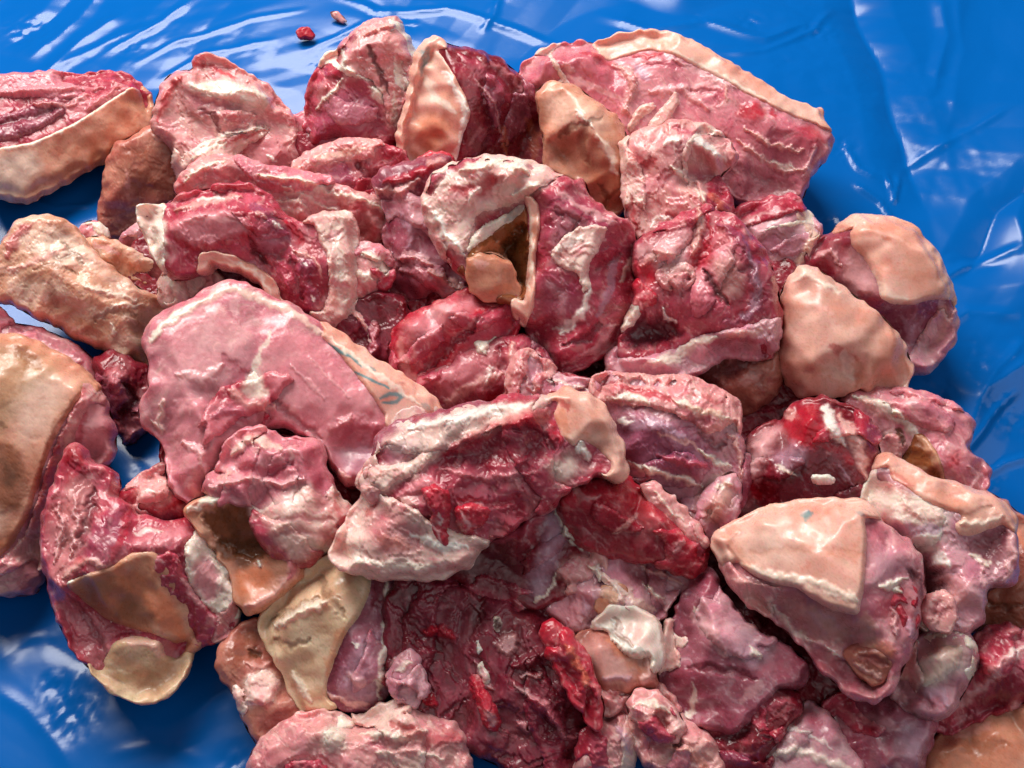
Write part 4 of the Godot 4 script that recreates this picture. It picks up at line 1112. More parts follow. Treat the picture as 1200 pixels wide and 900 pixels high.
	cut("meat_cut", "torn pink and red flesh with a bright white chip of fat", 48, Vector2(2, 10), 18, 13, 46, "lean",
		[486, 462, 492, 444, 512, 440, 522, 420, 540, 412, 556, 404, 596, 396, 612, 398, 634, 414, 648, 440, 676, 448, 700, 446, 700, 470, 670, 480, 640, 490, 580, 490, 520, 492, 496, 486],
		[510, 450, 16, 550, 430, 18, 600, 420, 20, 570, 460, 14, 630, 450, 22, 680, 460, 14],
		[["r", "pink", 0.6, 8, 0, [520, 430, 560, 415, 580, 440, 550, 462, 510, 468]], ["s", "fatp", 0.7, 7, 1, [522, 470, 560, 450, 590, 440]], ["s", "white", 0.6, 5, 1, [570, 450, 575, 430]], ["s", "fatp", 0.7, 7, 1.5, [600, 405, 604, 440, 590, 465]], ["s", "red", 0.5, 6, 0, [560, 470, 590, 462, 610, 440]], ["s", "palepink", 0.6, 6, 1.5, [620, 430, 640, 455, 630, 475]], ["s", "lean", 0.6, 8, 2, [500, 445, 515, 436]], ["s", "cream", 0.5, 5, 1, [650, 455, 690, 452]], ["s", "dark", 0.5, 5, -3, [584, 410, 590, 440]], ["s", "purple", 0.5, 7, 1, [660, 462, 690, 458]]],
		[["fat_chip", "cream", 3.5, 3, [554, 396, 568, 393, 574, 404, 570, 418, 560, 416], []]])
	cut("fat_trimmed_cut", "pale fatty cap with a dark brown skin fold beside a narrow tan strip", 86, Vector2(0, 4), 24, 16, 52, "lean",
		[498, 242, 502, 222, 514, 204, 534, 194, 574, 187, 604, 190, 624, 196, 648, 208, 672, 218, 682, 214, 690, 238, 714, 254, 736, 262, 744, 286, 738, 320, 744, 340, 736, 372, 722, 406, 690, 424, 662, 438, 642, 440, 630, 418, 618, 380, 606, 352, 576, 350, 556, 330, 530, 310, 514, 286],
		[520, 230, 20, 560, 210, 26, 610, 205, 24, 560, 270, 20, 600, 264, 5, 590, 300, 2, 604, 330, 2, 650, 240, 28, 700, 270, 24, 680, 320, 28, 700, 370, 24, 660, 410, 18, 640, 320, 26],
		[["r", "fat", 0.8, 8, 0, [500, 240, 520, 205, 575, 190, 625, 198, 650, 212, 610, 236, 560, 250, 545, 300, 520, 285]], ["s", "pink", 0.5, 9, 0, [525, 235, 545, 225, 575, 232]], ["s", "red", 0.7, 6, -1, [530, 222, 560, 226, 580, 212]], ["r", "red", 0.7, 5, 0, [566, 206, 582, 204, 590, 212, 575, 218]], ["s", "white", 0.8, 7, 1.6, [510, 250, 522, 275, 545, 300]], ["s", "white", 0.6, 5, 1.6, [552, 240, 556, 228, 564, 222]], ["s", "cream", 0.7, 8, 1.5, [540, 200, 580, 192, 620, 202]], ["s", "cream", 0.7, 6, 1.5, [600, 230, 630, 220]],
			["r", "purple", 0.4, 8, 0, [640, 230, 680, 230, 720, 270, 700, 290, 640, 290]], ["s", "palepink", 0.6, 6, 1, [650, 222, 680, 245, 720, 262]], ["s", "dark", 0.5, 4, -2.4, [652, 250, 676, 262, 676, 285]], ["s", "palepink", 0.6, 7, 0.5, [640, 330, 660, 350, 655, 390]], ["r", "purple", 0.5, 8, -1, [634, 320, 672, 330, 690, 360, 660, 380, 636, 370]], ["s", "white", 0.8, 6, 1, [690, 340, 680, 370, 656, 392]], ["s", "lilac", 0.6, 6, 0, [720, 300, 716, 340, 700, 370]], ["s", "maroon", 0.6, 4, -3, [704, 380, 690, 395, 660, 404]], ["s", "palepink", 0.5, 6, 2, [720, 380, 700, 410, 660, 428]], ["s", "white", 0.6, 3, 0.6, [650, 386, 676, 372]], ["s", "cream", 0.5, 4, 1, [742, 300, 730, 330]], ["s", "lean", 0.6, 6, 2, [696, 300, 724, 290]], ["s", "dark", 0.5, 3, -2, [700, 316, 728, 296]], ["s", "lean", 0.5, 7, 1, [640, 410, 680, 420]]],
		[["skin_fold", "brownskin", 4, 3, [544, 306, 552, 286, 572, 272, 598, 254, 618, 240, 622, 300, 618, 350, 598, 352, 582, 328, 562, 314],
			[["r", "umber", 0.9, 4, -9, [580, 296, 616, 256, 620, 335, 598, 326]], ["s", "orange", 0.7, 6, 1, [556, 296, 580, 284, 590, 300]], ["s", "red", 0.5, 4, 0, [560, 272, 578, 268]], ["s", "tan", 0.7, 4, 1, [552, 300, 580, 306, 610, 332]]]],
		 ["fat_edge", "cream", 4, 3, [566, 262, 590, 250, 614, 236, 618, 248, 600, 262, 584, 268, 576, 280, 556, 292, 548, 300, 546, 290, 556, 274], [["s", "grey", 0.6, 6, 0, [590, 256, 612, 242]], ["s", "pink", 0.3, 6, 0, [560, 278, 580, 265]]]],
		 ["skin_strip", "skin", 6, 2.6, [612, 228, 622, 230, 632, 240, 634, 262, 628, 300, 628, 340, 626, 364, 612, 368, 616, 330, 620, 290, 620, 252], [["s", "orange", 0.4, 5, 0, [628, 250, 624, 300, 618, 360]], ["s", "cream", 0.6, 3, 0, [618, 236, 624, 290, 620, 340]]]],
		 ["fat_patch", "fat", 2.6, 2.2, [644, 300, 656, 282, 676, 268, 694, 264, 712, 268, 704, 290, 690, 312, 692, 340, 682, 346, 676, 322, 662, 316, 650, 312], [["s", "white", 0.5, 6, 0.6, [650, 296, 680, 280]]]]])
	cut("skin_on_cut", "tan skin knob just under the dark brown skin fold", 92, Vector2(0, -10), 8, 7, 40, "tanskin",
		[548, 306, 560, 300, 580, 302, 596, 312, 604, 330, 604, 348, 588, 350, 566, 348, 552, 336], [], [["s", "orange", 0.6, 8, 0, [575, 340, 600, 340]], ["s", "fatp", 0.6, 6, 0, [556, 312, 570, 308]]], [])
	cut("meat_cut", "maroon flesh sunk between the upright fat slice and the glossy red chunk", 34, Vector2(0, 0), 16, 12, 34, "maroon",
		[392, 380, 414, 352, 440, 342, 470, 350, 480, 372, 470, 400, 480, 440, 500, 470, 484, 480, 450, 456, 430, 430, 405, 405],
		[], [["s", "purple", 0.6, 8, 3, [420, 370, 440, 400, 436, 425]], ["s", "pink", 0.5, 6, 2, [440, 380, 436, 415]], ["s", "lean", 0.5, 6, 2, [455, 430, 475, 455]]], [])
	cut("bone_in_cut", "large flat pink cutlet with skin edge stamped in blue green ink", 72, Vector2(-2, 12), 14, 10, 44, "pinklean",
		[172, 402, 176, 384, 192, 372, 220, 358, 246, 344, 268, 334, 286, 337, 300, 344, 340, 362, 372, 382, 402, 404, 440, 430, 482, 456, 512, 482, 502, 496, 478, 494, 458, 500, 452, 514, 436, 540, 430, 566, 408, 566, 392, 548, 380, 522, 350, 505, 318, 494, 298, 506, 280, 530, 262, 556, 246, 585, 228, 590, 210, 580, 198, 556, 200, 528, 188, 510, 172, 498, 166, 480, 178, 462, 180, 430],
		[200,400,14, 260,360,14, 270,420,14, 220,460,15, 300,400,13, 350,420,15, 400,470,15, 300,450,11, 430,480,14, 400,530,6, 250,520,14, 220,560,12, 350,480,13, 320,480,13, 340,380,14, 440,450,14],
		[["r", "pink", 0.6, 10, 1.2, [312, 400, 334, 386, 372, 405, 420, 450, 444, 480, 428, 505, 392, 512, 350, 490, 318, 460, 304, 430]], ["r", "palepink", 0.35, 12, 0.6, [196, 400, 250, 370, 290, 390, 300, 420, 270, 440, 230, 470, 188, 470]], ["s", "fat", 0.85, 7, 0.6, [178, 400, 190, 384, 225, 362, 268, 338, 300, 348, 345, 368, 385, 398]], ["s", "cream", 0.85, 6, 0.4, [176, 398, 200, 374, 240, 352]], ["s", "cream", 0.75, 4, 0, [320, 390, 306, 412, 294, 440, 294, 455]], ["r", "cream", 0.8, 5, -1, [290, 440, 300, 432, 308, 450, 314, 468, 298, 466, 284, 460]], ["s", "fatp", 0.6, 7, 1, [270, 460, 290, 474, 320, 478]], ["s", "palepink", 0.5, 8, 0, [250, 360, 245, 395, 230, 420]], ["s", "palepink", 0.6, 6, 0, [276, 350, 274, 370]],
			["s", "lean", 0.5, 7, -1.4, [262, 420, 280, 440, 290, 436]], ["s", "palepink", 0.6, 8, 1, [210, 440, 240, 448, 262, 430]], ["r", "pink", 0.5, 9, 2, [200, 478, 250, 470, 300, 478, 290, 510, 255, 550, 220, 560, 205, 520]], ["s", "purple", 0.4, 7, 1, [250, 490, 270, 482, 290, 488]], ["s", "palepink", 0.7, 6, 2, [215, 520, 235, 530, 240, 555]], ["s", "fat", 0.6, 4, 1.5, [176, 490, 185, 500, 190, 470]], ["r", "lean", 0.5, 7, 2, [388, 500, 420, 492, 452, 500, 440, 520, 400, 515]], ["s", "palepink", 0.5, 7, 3, [400, 500, 410, 490]], ["r", "lilac", 0.5, 8, 0, [392, 525, 430, 512, 444, 530, 425, 560, 402, 548]], ["s", "fatp", 0.6, 4, 1.4, [384, 545, 410, 562, 430, 566]], ["s", "dark", 0.5, 4, -2, [320, 470, 345, 492, 378, 512]], ["s", "palepink", 0.35, 3, 0.5, [340, 430, 380, 470]], ["s", "palepink", 0.35, 3, 0.5, [360, 420, 410, 470]]],
		[["skin_edge", "skin", 3.2, 2.6, [374, 392, 384, 388, 404, 404, 440, 429, 482, 456, 512, 482, 503, 496, 478, 492, 456, 494, 446, 482, 420, 446, 396, 414],
			[["s", "stamp", 0.9, 2.6, 0, [383, 403, 396, 412, 412, 420, 424, 432]], ["s", "stamp", 0.85, 2.2, 0, [414, 437, 432, 447, 456, 457]], ["s", "stamp", 0.8, 3.5, 0, [444, 470, 456, 463, 472, 464, 464, 472, 448, 474]], ["s", "stamp", 0.6, 3, 0, [428, 430, 440, 436]], ["s", "stamp", 0.4, 4, 0, [494, 474, 504, 480]], ["s", "cream", 0.7, 4, 0.3, [388, 398, 440, 440, 490, 474]]]],
		 ["fat_knob", "fat", 3.5, 3, [460, 484, 474, 476, 486, 472, 500, 478, 502, 490, 486, 496, 466, 494], [["s", "pink", 0.6, 4, 0, [485, 478, 498, 490]]]]])
	cut("fat_trimmed_cut", "pink lump with a fibrous pale front, below the large flat cutlet", 66, Vector2(-4, 2), 20, 14, 46, "pinklean",
		[240, 572, 248, 556, 268, 546, 272, 522, 288, 510, 308, 507, 336, 516, 362, 516, 374, 524, 380, 552, 392, 582, 408, 600, 404, 622, 380, 644, 352, 660, 332, 652, 310, 626, 300, 590, 276, 582, 252, 588],
		[270, 565, 18, 310, 525, 20, 350, 530, 22, 320, 560, 14, 370, 580, 20, 340, 610, 22, 380, 620, 16, 290, 575, 18],
		[["r", "fat", 0.75, 8, 0, [306, 596, 330, 584, 360, 568, 376, 580, 404, 602, 378, 642, 345, 656, 322, 630]], ["r", "lean", 0.6, 5, -1, [362, 520, 374, 526, 380, 556, 388, 592, 376, 600, 364, 570]], ["s", "fat", 0.8, 7, 2, [272, 530, 292, 512, 330, 526]], ["s", "red", 0.5, 5, 1, [288, 508, 306, 508]], ["s", "lean", 0.6, 6, -3, [282, 548, 310, 556, 345, 545]], ["s", "palepink", 0.6, 6, 2, [248, 572, 290, 560, 330, 568, 358, 560]], ["s", "fatp", 0.7, 6, 2, [256, 560, 270, 556]], ["s", "lean", 0.4, 2, -0.8, [318, 612, 350, 606, 392, 610]], ["s", "lean", 0.4, 2, -0.8, [324, 626, 350, 622, 386, 628]], ["s", "red", 0.5, 5, 0, [390, 590, 400, 605]]], [])
	cut("meat_cut", "shiny red and pink scraps just behind the brown skin barrel cut", 48, Vector2(0, 8), 14, 11, 34, "bloody",
		[138, 588, 152, 572, 170, 562, 186, 550, 204, 550, 222, 560, 240, 556, 246, 572, 240, 592, 222, 600, 214, 612, 186, 614, 160, 606],
		[], [["r", "fatp", 0.8, 7, 2, [160, 575, 186, 554, 202, 560, 200, 585, 180, 592, 162, 590]], ["s", "white", 0.8, 5, 1, [170, 575, 182, 580]], ["s", "red", 0.6, 7, 1, [195, 595, 220, 580, 238, 565]], ["r", "purple", 0.6, 7, -2, [140, 598, 180, 605, 210, 600, 200, 612, 150, 612]]], [])
	cut("skin_on_cut", "brown skin barrel cut with a round bone ring in its right end", 44, Vector2(-4, 2), 24, 16, 36, "lean",
		[52, 640, 54, 610, 66, 572, 78, 540, 84, 522, 96, 528, 108, 548, 126, 550, 138, 566, 132, 586, 146, 590, 160, 606, 200, 616, 222, 610, 234, 614, 248, 640, 266, 652, 274, 680, 275, 714, 270, 738, 248, 746, 226, 756, 216, 772, 205, 796, 184, 812, 164, 814, 142, 806, 118, 790, 90, 762, 70, 722, 60, 684],
		[80,580,18, 110,570,14, 70,650,16, 120,620,24, 76,684,22, 104,672,27, 156,648,29, 182,646,29, 98,712,4, 150,742,4, 204,757,2, 222,750,3, 215,640,28, 245,636,22, 262,690,16, 250,735,8, 150,752,14, 190,754,12, 160,800,4, 200,790,3],
		[["r", "purple", 0.5, 9, 2, [104, 630, 120, 605, 150, 592, 148, 640, 130, 660, 106, 655]], ["s", "red", 0.5, 5, 0, [150, 595, 146, 630, 132, 656]], ["r", "fatp", 0.35, 10, 0, [54, 620, 80, 560, 110, 560, 100, 640, 70, 690]], ["s", "blood", 0.7, 7, 0, [78, 545, 86, 525, 96, 545]], ["s", "palepink", 0.6, 4, 2.4, [68, 590, 74, 620, 62, 660]], ["s", "palepink", 0.6, 4, 2.4, [86, 580, 92, 610, 84, 650]], ["s", "maroon", 0.5, 5, -3, [110, 575, 104, 610, 96, 640]], ["s", "fatp", 0.7, 6, 1.4, [75, 675, 100, 658, 128, 662]], ["s", "red", 0.5, 5, 0, [88, 660, 100, 655]], ["r", "pink", 0.6, 7, 2, [150, 640, 180, 620, 215, 615, 225, 630, 190, 645]], ["s", "white", 0.5, 4, 1, [160, 625, 190, 622]], ["r", "pink", 0.4, 9, 0, [66, 690, 90, 710, 130, 750, 140, 790, 100, 765, 70, 720]], ["s", "dark", 0.5, 4, -2, [80, 700, 110, 745, 125, 770]]],
		[["skin", "tanskin", 4.5, 4, [76, 684, 104, 672, 132, 664, 156, 648, 180, 646, 200, 660, 222, 690, 228, 740, 222, 752, 204, 756, 180, 744, 152, 738, 124, 728, 98, 708],
			[["r", "brown", 0.6, 6, 0, [84, 686, 130, 668, 152, 690, 190, 730, 150, 736, 100, 708]], ["r", "orange", 0.4, 8, 0, [110, 690, 140, 700, 130, 720, 108, 706]], ["s", "cream", 0.9, 5, 0.6, [74, 682, 100, 670, 120, 664]], ["s", "orange", 0.75, 16, 0, [140, 668, 180, 700, 212, 745]]]],
		 ["lean_strip", "lean", 3.6, 3, [176, 660, 180, 650, 208, 646, 216, 672, 232, 700, 254, 722, 262, 738, 236, 744, 222, 742, 204, 706, 188, 686], [["s", "palepink", 0.5, 4, 0, [215, 680, 240, 715]]]],
		 ["fat_ring", "cream", 5, 4, [218, 640, 228, 622, 240, 632, 250, 650, 264, 664, 272, 690, 270, 716, 256, 722, 240, 712, 224, 690, 216, 664], [["r", "pink", 0.9, 5, -3, [226, 664, 240, 648, 256, 668, 256, 704, 240, 704, 228, 690]], ["s", "grey", 0.35, 3, 0, [256, 654, 266, 676]]]],
		 ["fat_knob", "pinkfat", 3.5, 3, [250, 718, 264, 712, 274, 716, 272, 736, 258, 742, 248, 732], []],
		 ["skin_end", "creamskin", 5, 5, [116, 780, 130, 752, 156, 744, 190, 752, 192, 768, 212, 774, 204, 798, 184, 813, 164, 815, 142, 806],
			[["r", "brown", 0.5, 6, 0, [168, 790, 186, 778, 214, 770, 206, 800, 180, 814, 160, 806]], ["s", "orange", 0.3, 10, 0, [130, 770, 170, 790]], ["s", "fatp", 0.6, 6, 0.5, [140, 748, 180, 756, 190, 770]]]],
		 ["white_shred", "cream", 1.8, 1.6, [124, 728, 136, 722, 144, 714, 146, 720, 138, 728, 126, 732], []]])
	cut("skin_on_cut", "brown curled skin flap with a cream upper edge", 58, Vector2(2, -4), 16, 10, 40, "tanskin",
		[220, 600, 226, 590, 246, 584, 272, 576, 284, 574, 294, 592, 312, 618, 334, 640, 352, 660, 350, 676, 330, 696, 308, 710, 290, 716, 276, 702, 272, 672, 256, 644, 236, 620],
		[224,600,16, 250,588,20, 282,577,22, 284,650,1, 268,630,3, 302,640,4, 312,618,20, 340,655,18, 292,706,12, 330,690,12],
		[["r", "brown", 0.95, 3, -3, [232, 604, 282, 584, 300, 618, 318, 650, 296, 660, 276, 650, 256, 636]], ["s", "umber", 0.8, 14, -2, [258, 640, 285, 650, 312, 640]], ["s", "umber", 0.5, 9, 0, [262, 600, 280, 630]], ["s", "cream", 0.95, 6, 1.5, [222, 600, 240, 588, 280, 576]], ["s", "fatp", 0.9, 6, 1.6, [284, 578, 300, 606, 324, 636]], ["s", "fatp", 0.7, 7, 1.4, [340, 652, 344, 672, 318, 698, 290, 710]], ["s", "lean", 0.7, 5, 0, [326, 640, 346, 662, 336, 680]], ["r", "orange", 0.8, 4, 0, [276, 672, 310, 665, 324, 676, 300, 698, 280, 700]], ["s", "white", 0.9, 3, 2, [302, 660, 306, 664]]], [])
	cut("meat_cut", "purple meat and creamy loose skin hanging together below the middle of the heap", 30, Vector2(-8, -2), 15, 10, 34, "purple",
		[310, 730, 326, 712, 346, 690, 366, 672, 400, 656, 440, 664, 466, 676, 466, 720, 462, 780, 450, 818, 436, 832, 410, 828, 386, 822, 366, 834, 352, 812, 336, 776],
		[350, 720, 20, 400, 700, 22, 380, 790, 14, 430, 770, 20, 450, 720, 12],
		[["r", "lilac", 0.5, 8, 2, [400, 790, 430, 740, 450, 740, 450, 800, 430, 822, 398, 818]], ["s", "palepink", 0.6, 8, 1, [410, 790, 430, 800]], ["s", "cream", 0.8, 4, 1, [452, 680, 452, 760, 442, 820]], ["s", "white", 0.8, 3, 0.5, [418, 752, 424, 758]], ["s", "fatp", 0.8, 4, 1, [384, 812, 410, 824, 434, 828]], ["s", "dark", 0.6, 6, -2, [444, 672, 442, 710]]],
		[["loose_skin", "creamskin", 4, 3.2, [310, 728, 328, 710, 348, 690, 366, 672, 398, 656, 436, 664, 436, 690, 424, 722, 408, 744, 394, 774, 384, 800, 384, 816, 366, 833, 352, 812, 336, 776],
			[["s", "umber", 0.5, 2.4, -2.4, [316, 726, 344, 716, 378, 700]], ["s", "umber", 0.4, 2.4, -2, [378, 690, 398, 708, 408, 722]], ["s", "cream", 0.6, 7, 2, [322, 734, 360, 714, 388, 704]], ["s", "orange", 0.5, 7, 0, [406, 734, 396, 755, 384, 790]], ["s", "umber", 0.35, 2, -1.6, [320, 748, 344, 756, 366, 750]], ["s", "umber", 0.35, 2, -1.6, [374, 674, 384, 692, 404, 702]], ["s", "cream", 0.5, 6, 1, [345, 790, 366, 822]], ["s", "olive", 0.3, 9, 0, [400, 670, 425, 690]]]]])
	cut("fat_trimmed_cut", "fat edged cut with dark wrinkled folds and a white front, heap centre", 86, Vector2(-2, 0), 24, 14, 54, "lean",
		[394, 648, 404, 630, 414, 610, 426, 592, 432, 578, 424, 566, 436, 548, 446, 532, 450, 514, 466, 502, 500, 493, 540, 484, 590, 474, 640, 471, 664, 462, 690, 470, 706, 486, 718, 512, 728, 548, 724, 562, 700, 552, 690, 560, 664, 572, 650, 570, 640, 590, 616, 604, 596, 622, 572, 630, 554, 634, 548, 656, 520, 668, 488, 672, 448, 670, 410, 662],
		[460, 520, 20, 540, 495, 26, 620, 485, 28, 690, 490, 20, 560, 530, 20, 500, 540, 22, 600, 560, 24, 650, 540, 20, 520, 580, 28, 460, 610, 22, 420, 640, 14, 500, 650, 16, 580, 600, 18, 700, 530, 12],
		[["r", "fat", 0.85, 7, 0.6, [450, 520, 470, 502, 540, 484, 610, 474, 645, 474, 600, 494, 548, 516, 490, 532, 460, 530]], ["s", "white", 0.7, 8, 0.6, [480, 502, 560, 484, 620, 476]], ["r", "lilac", 0.4, 8, 0, [454, 522, 486, 520, 480, 544, 450, 545]], ["s", "red", 0.45, 9, 2.2, [525, 530, 580, 502, 640, 482]], ["r", "dark", 0.5, 7, -3, [528, 536, 580, 515, 640, 510, 645, 530, 600, 540, 545, 542]], ["s", "red", 0.5, 8, 2, [600, 500, 640, 492, 656, 520]], ["s", "dark", 0.5, 4, -2.4, [600, 504, 630, 506, 650, 526]], ["r", "fat", 0.85, 6, 2, [428, 566, 440, 548, 480, 540, 512, 520, 520, 530, 490, 556, 466, 566, 452, 578]], ["r", "lean", 0.3, 9, 1, [520, 545, 600, 545, 645, 540, 640, 570, 590, 590, 545, 580]], ["s", "pink", 0.4, 5, 1.4, [520, 550, 570, 560, 620, 555]], ["s", "red", 0.4, 4, -2, [540, 585, 580, 592, 610, 580]], ["s", "pink", 0.5, 8, 2, [468, 580, 500, 566, 520, 575]], ["s", "fatp", 0.7, 6, 1.5, [470, 584, 490, 590]],
			["s", "maroon", 0.5, 4, -3, [478, 598, 495, 612, 504, 606]], ["s", "palepink", 0.4, 5, 0.6, [560, 590, 570, 610]], ["r", "cream", 0.6, 6, 1, [640, 545, 672, 528, 680, 545, 672, 560, 655, 566]], ["s", "white", 0.8, 6, 2, [676, 518, 690, 540]], ["s", "lean", 0.5, 5, 0, [640, 530, 660, 540]]],
		[["fat_front", "fat", 3.6, 3, [394, 648, 404, 630, 416, 608, 428, 590, 440, 578, 462, 584, 490, 596, 504, 610, 540, 624, 556, 630, 550, 656, 520, 668, 488, 672, 448, 670, 410, 662],
			[["r", "lean", 0.6, 7, -1, [430, 620, 445, 596, 480, 604, 502, 630, 486, 652, 452, 648]], ["s", "red", 0.6, 6, 0.6, [425, 605, 440, 588]], ["s", "white", 0.8, 7, 0.8, [484, 628, 520, 640, 546, 640]], ["s", "red", 0.4, 4, 0, [484, 655, 500, 662]], ["s", "cream", 0.6, 5, 0.6, [400, 650, 450, 662, 510, 664]], ["s", "orange", 0.25, 9, 0, [445, 630, 480, 640]]]],
		 ["hanging_lean", "bloody", 5, 4, [494, 572, 512, 566, 528, 576, 530, 596, 526, 616, 530, 640, 524, 650, 512, 640, 504, 622, 506, 600, 500, 586], [["s", "palepink", 0.6, 3, 0, [510, 615, 520, 640]], ["s", "white", 0.5, 2, 0, [514, 600, 518, 612]]]],
		 ["lean_lobe", "bloody", 4, 4, [534, 592, 556, 588, 576, 596, 572, 612, 556, 622, 544, 628, 534, 612], [["s", "palepink", 0.6, 3, 0, [540, 600, 552, 618]]]],
		 ["skin_tip", "skin", 2.8, 2.6, [648, 486, 656, 466, 668, 455, 690, 468, 712, 490, 720, 520, 726, 550, 718, 544, 700, 526, 682, 516, 672, 524, 656, 512], [["s", "red", 0.6, 5, 0, [660, 468, 664, 480]], ["s", "orange", 0.5, 7, 0, [656, 480, 664, 510]], ["s", "orange", 0.35, 8, 0, [690, 480, 712, 512]]]]])
	cut("meat_cut", "stringy cut with shiny purple muscle under a frayed pink fat flap", 64, Vector2(4, 4), 22, 15, 44, "membrane",
		[694, 448, 712, 440, 740, 446, 772, 448, 800, 446, 818, 456, 846, 466, 860, 476, 860, 500, 870, 526, 872, 560, 862, 590, 850, 614, 832, 632, 806, 612, 780, 594, 752, 576, 728, 556, 722, 530, 712, 500, 700, 474],
		[720, 470, 16, 760, 460, 20, 820, 480, 24, 770, 505, 26, 740, 520, 20, 800, 540, 20, 850, 540, 14, 820, 580, 14, 760, 560, 14],
		[["r", "purple", 0.85, 7, 2, [716, 498, 740, 486, 780, 492, 812, 508, 840, 530, 830, 548, 800, 562, 760, 552, 730, 540]], ["s", "lilac", 0.7, 8, 0.6, [730, 500, 770, 498, 800, 515]], ["s", "white", 0.9, 4, 0.3, [726, 492, 742, 496]], ["s", "fatp", 0.6, 3, 0, [770, 510, 810, 522, 836, 540]], ["s", "lean", 0.7, 6, 1, [770, 535, 810, 545, 834, 544]], ["s", "cream", 0.8, 4, 1.6, [732, 540, 760, 552, 800, 562, 822, 570]], ["s", "red", 0.6, 6, 0, [700, 446, 740, 460, 780, 462]], ["s", "cream", 0.8, 4, 1.8, [820, 528, 850, 548, 858, 544]], ["s", "grey", 0.5, 3, 0, [830, 532, 852, 546]], ["r", "lilac", 0.5, 9, 0, [740, 560, 790, 560, 830, 575, 812, 600, 775, 588]], ["r", "tan", 0.45, 9, 0, [820, 570, 848, 552, 866, 560, 850, 600, 832, 625, 815, 605]], ["s", "cream", 0.5, 5, 1, [838, 570, 862, 562]], ["s", "dark", 0.5, 5, -3, [820, 510, 838, 522, 850, 520]], ["s", "fatp", 0.7, 3, 2, [852, 505, 868, 530, 868, 560]]],
		[["fat_flap", "pinkfat", 4, 3, [702, 448, 736, 450, 776, 454, 806, 450, 822, 458, 858, 476, 858, 494, 846, 506, 826, 510, 806, 496, 784, 486, 756, 478, 730, 476, 710, 470],
			[["s", "cream", 0.8, 5, 1, [785, 470, 820, 484, 852, 490]], ["s", "cream", 0.7, 5, 1.4, [712, 468, 745, 466, 760, 476]], ["s", "red", 0.7, 4, -1, [720, 452, 760, 462, 790, 474]], ["s", "lean", 0.6, 3, -1.4, [790, 482, 815, 494, 835, 498]], ["s", "orange", 0.4, 5, 0, [800, 478, 846, 488]], ["s", "red", 0.5, 4, 0, [806, 462, 846, 474]]]]])
	cut("meat_cut", "clean crimson muscle below the stringy cut with the frayed fat flap", 62, Vector2(6, -6), 20, 15, 44, "bloody",
		[652, 582, 664, 570, 690, 560, 712, 552, 730, 560, 756, 578, 790, 596, 816, 616, 826, 640, 820, 658, 808, 668, 780, 658, 744, 652, 704, 650, 676, 634, 658, 608],
		[680, 580, 20, 720, 575, 24, 770, 600, 24, 810, 640, 16, 740, 620, 18, 690, 620, 14],
		[["r", "dark", 0.55, 9, 0, [656, 590, 700, 600, 760, 620, 800, 650, 760, 655, 700, 648, 670, 625]], ["s", "palepink", 0.6, 4, 1, [672, 572, 690, 585, 702, 580]], ["s", "fatp", 0.5, 3, 0.6, [720, 625, 750, 600]], ["s", "fatp", 0.8, 5, 1.6, [756, 572, 780, 592, 806, 622]], ["s", "lean", 0.6, 7, 1, [808, 618, 822, 645]], ["s", "palepink", 0.5, 3, 0.6, [785, 648, 800, 630]], ["s", "red", 0.4, 12, 1, [700, 570, 760, 596]]], [])
	cut("fat_trimmed_cut", "flat maroon muscle partly veiled by a white membrane", 52, Vector2(-2, -8), 16, 12, 40, "darklean",
		[528, 672, 546, 658, 554, 636, 580, 628, 604, 614, 632, 594, 648, 584, 660, 602, 672, 626, 692, 640, 704, 658, 702, 684, 682, 690, 664, 686, 646, 706, 626, 712, 596, 704, 560, 694],
		[],
		[["r", "maroon", 0.6, 10, 0, [535, 670, 560, 640, 600, 640, 618, 680, 600, 702, 560, 692]], ["s", "lean", 0.6, 10, 1, [570, 632, 610, 620, 640, 600]], ["r", "lilac", 0.7, 7, 1, [640, 592, 652, 590, 666, 620, 650, 660, 640, 696, 625, 706, 618, 680, 636, 640]], ["s", "cream", 0.8, 5, 1.4, [650, 595, 664, 625, 690, 650]], ["r", "fatp", 0.8, 6, 2, [650, 668, 672, 652, 700, 660, 702, 682, 680, 684, 660, 680]], ["s", "cream", 0.8, 3, 1, [625, 706, 645, 692, 652, 672]], ["s", "cream", 0.8, 4, 2, [690, 664, 702, 668, 700, 684]]], [])
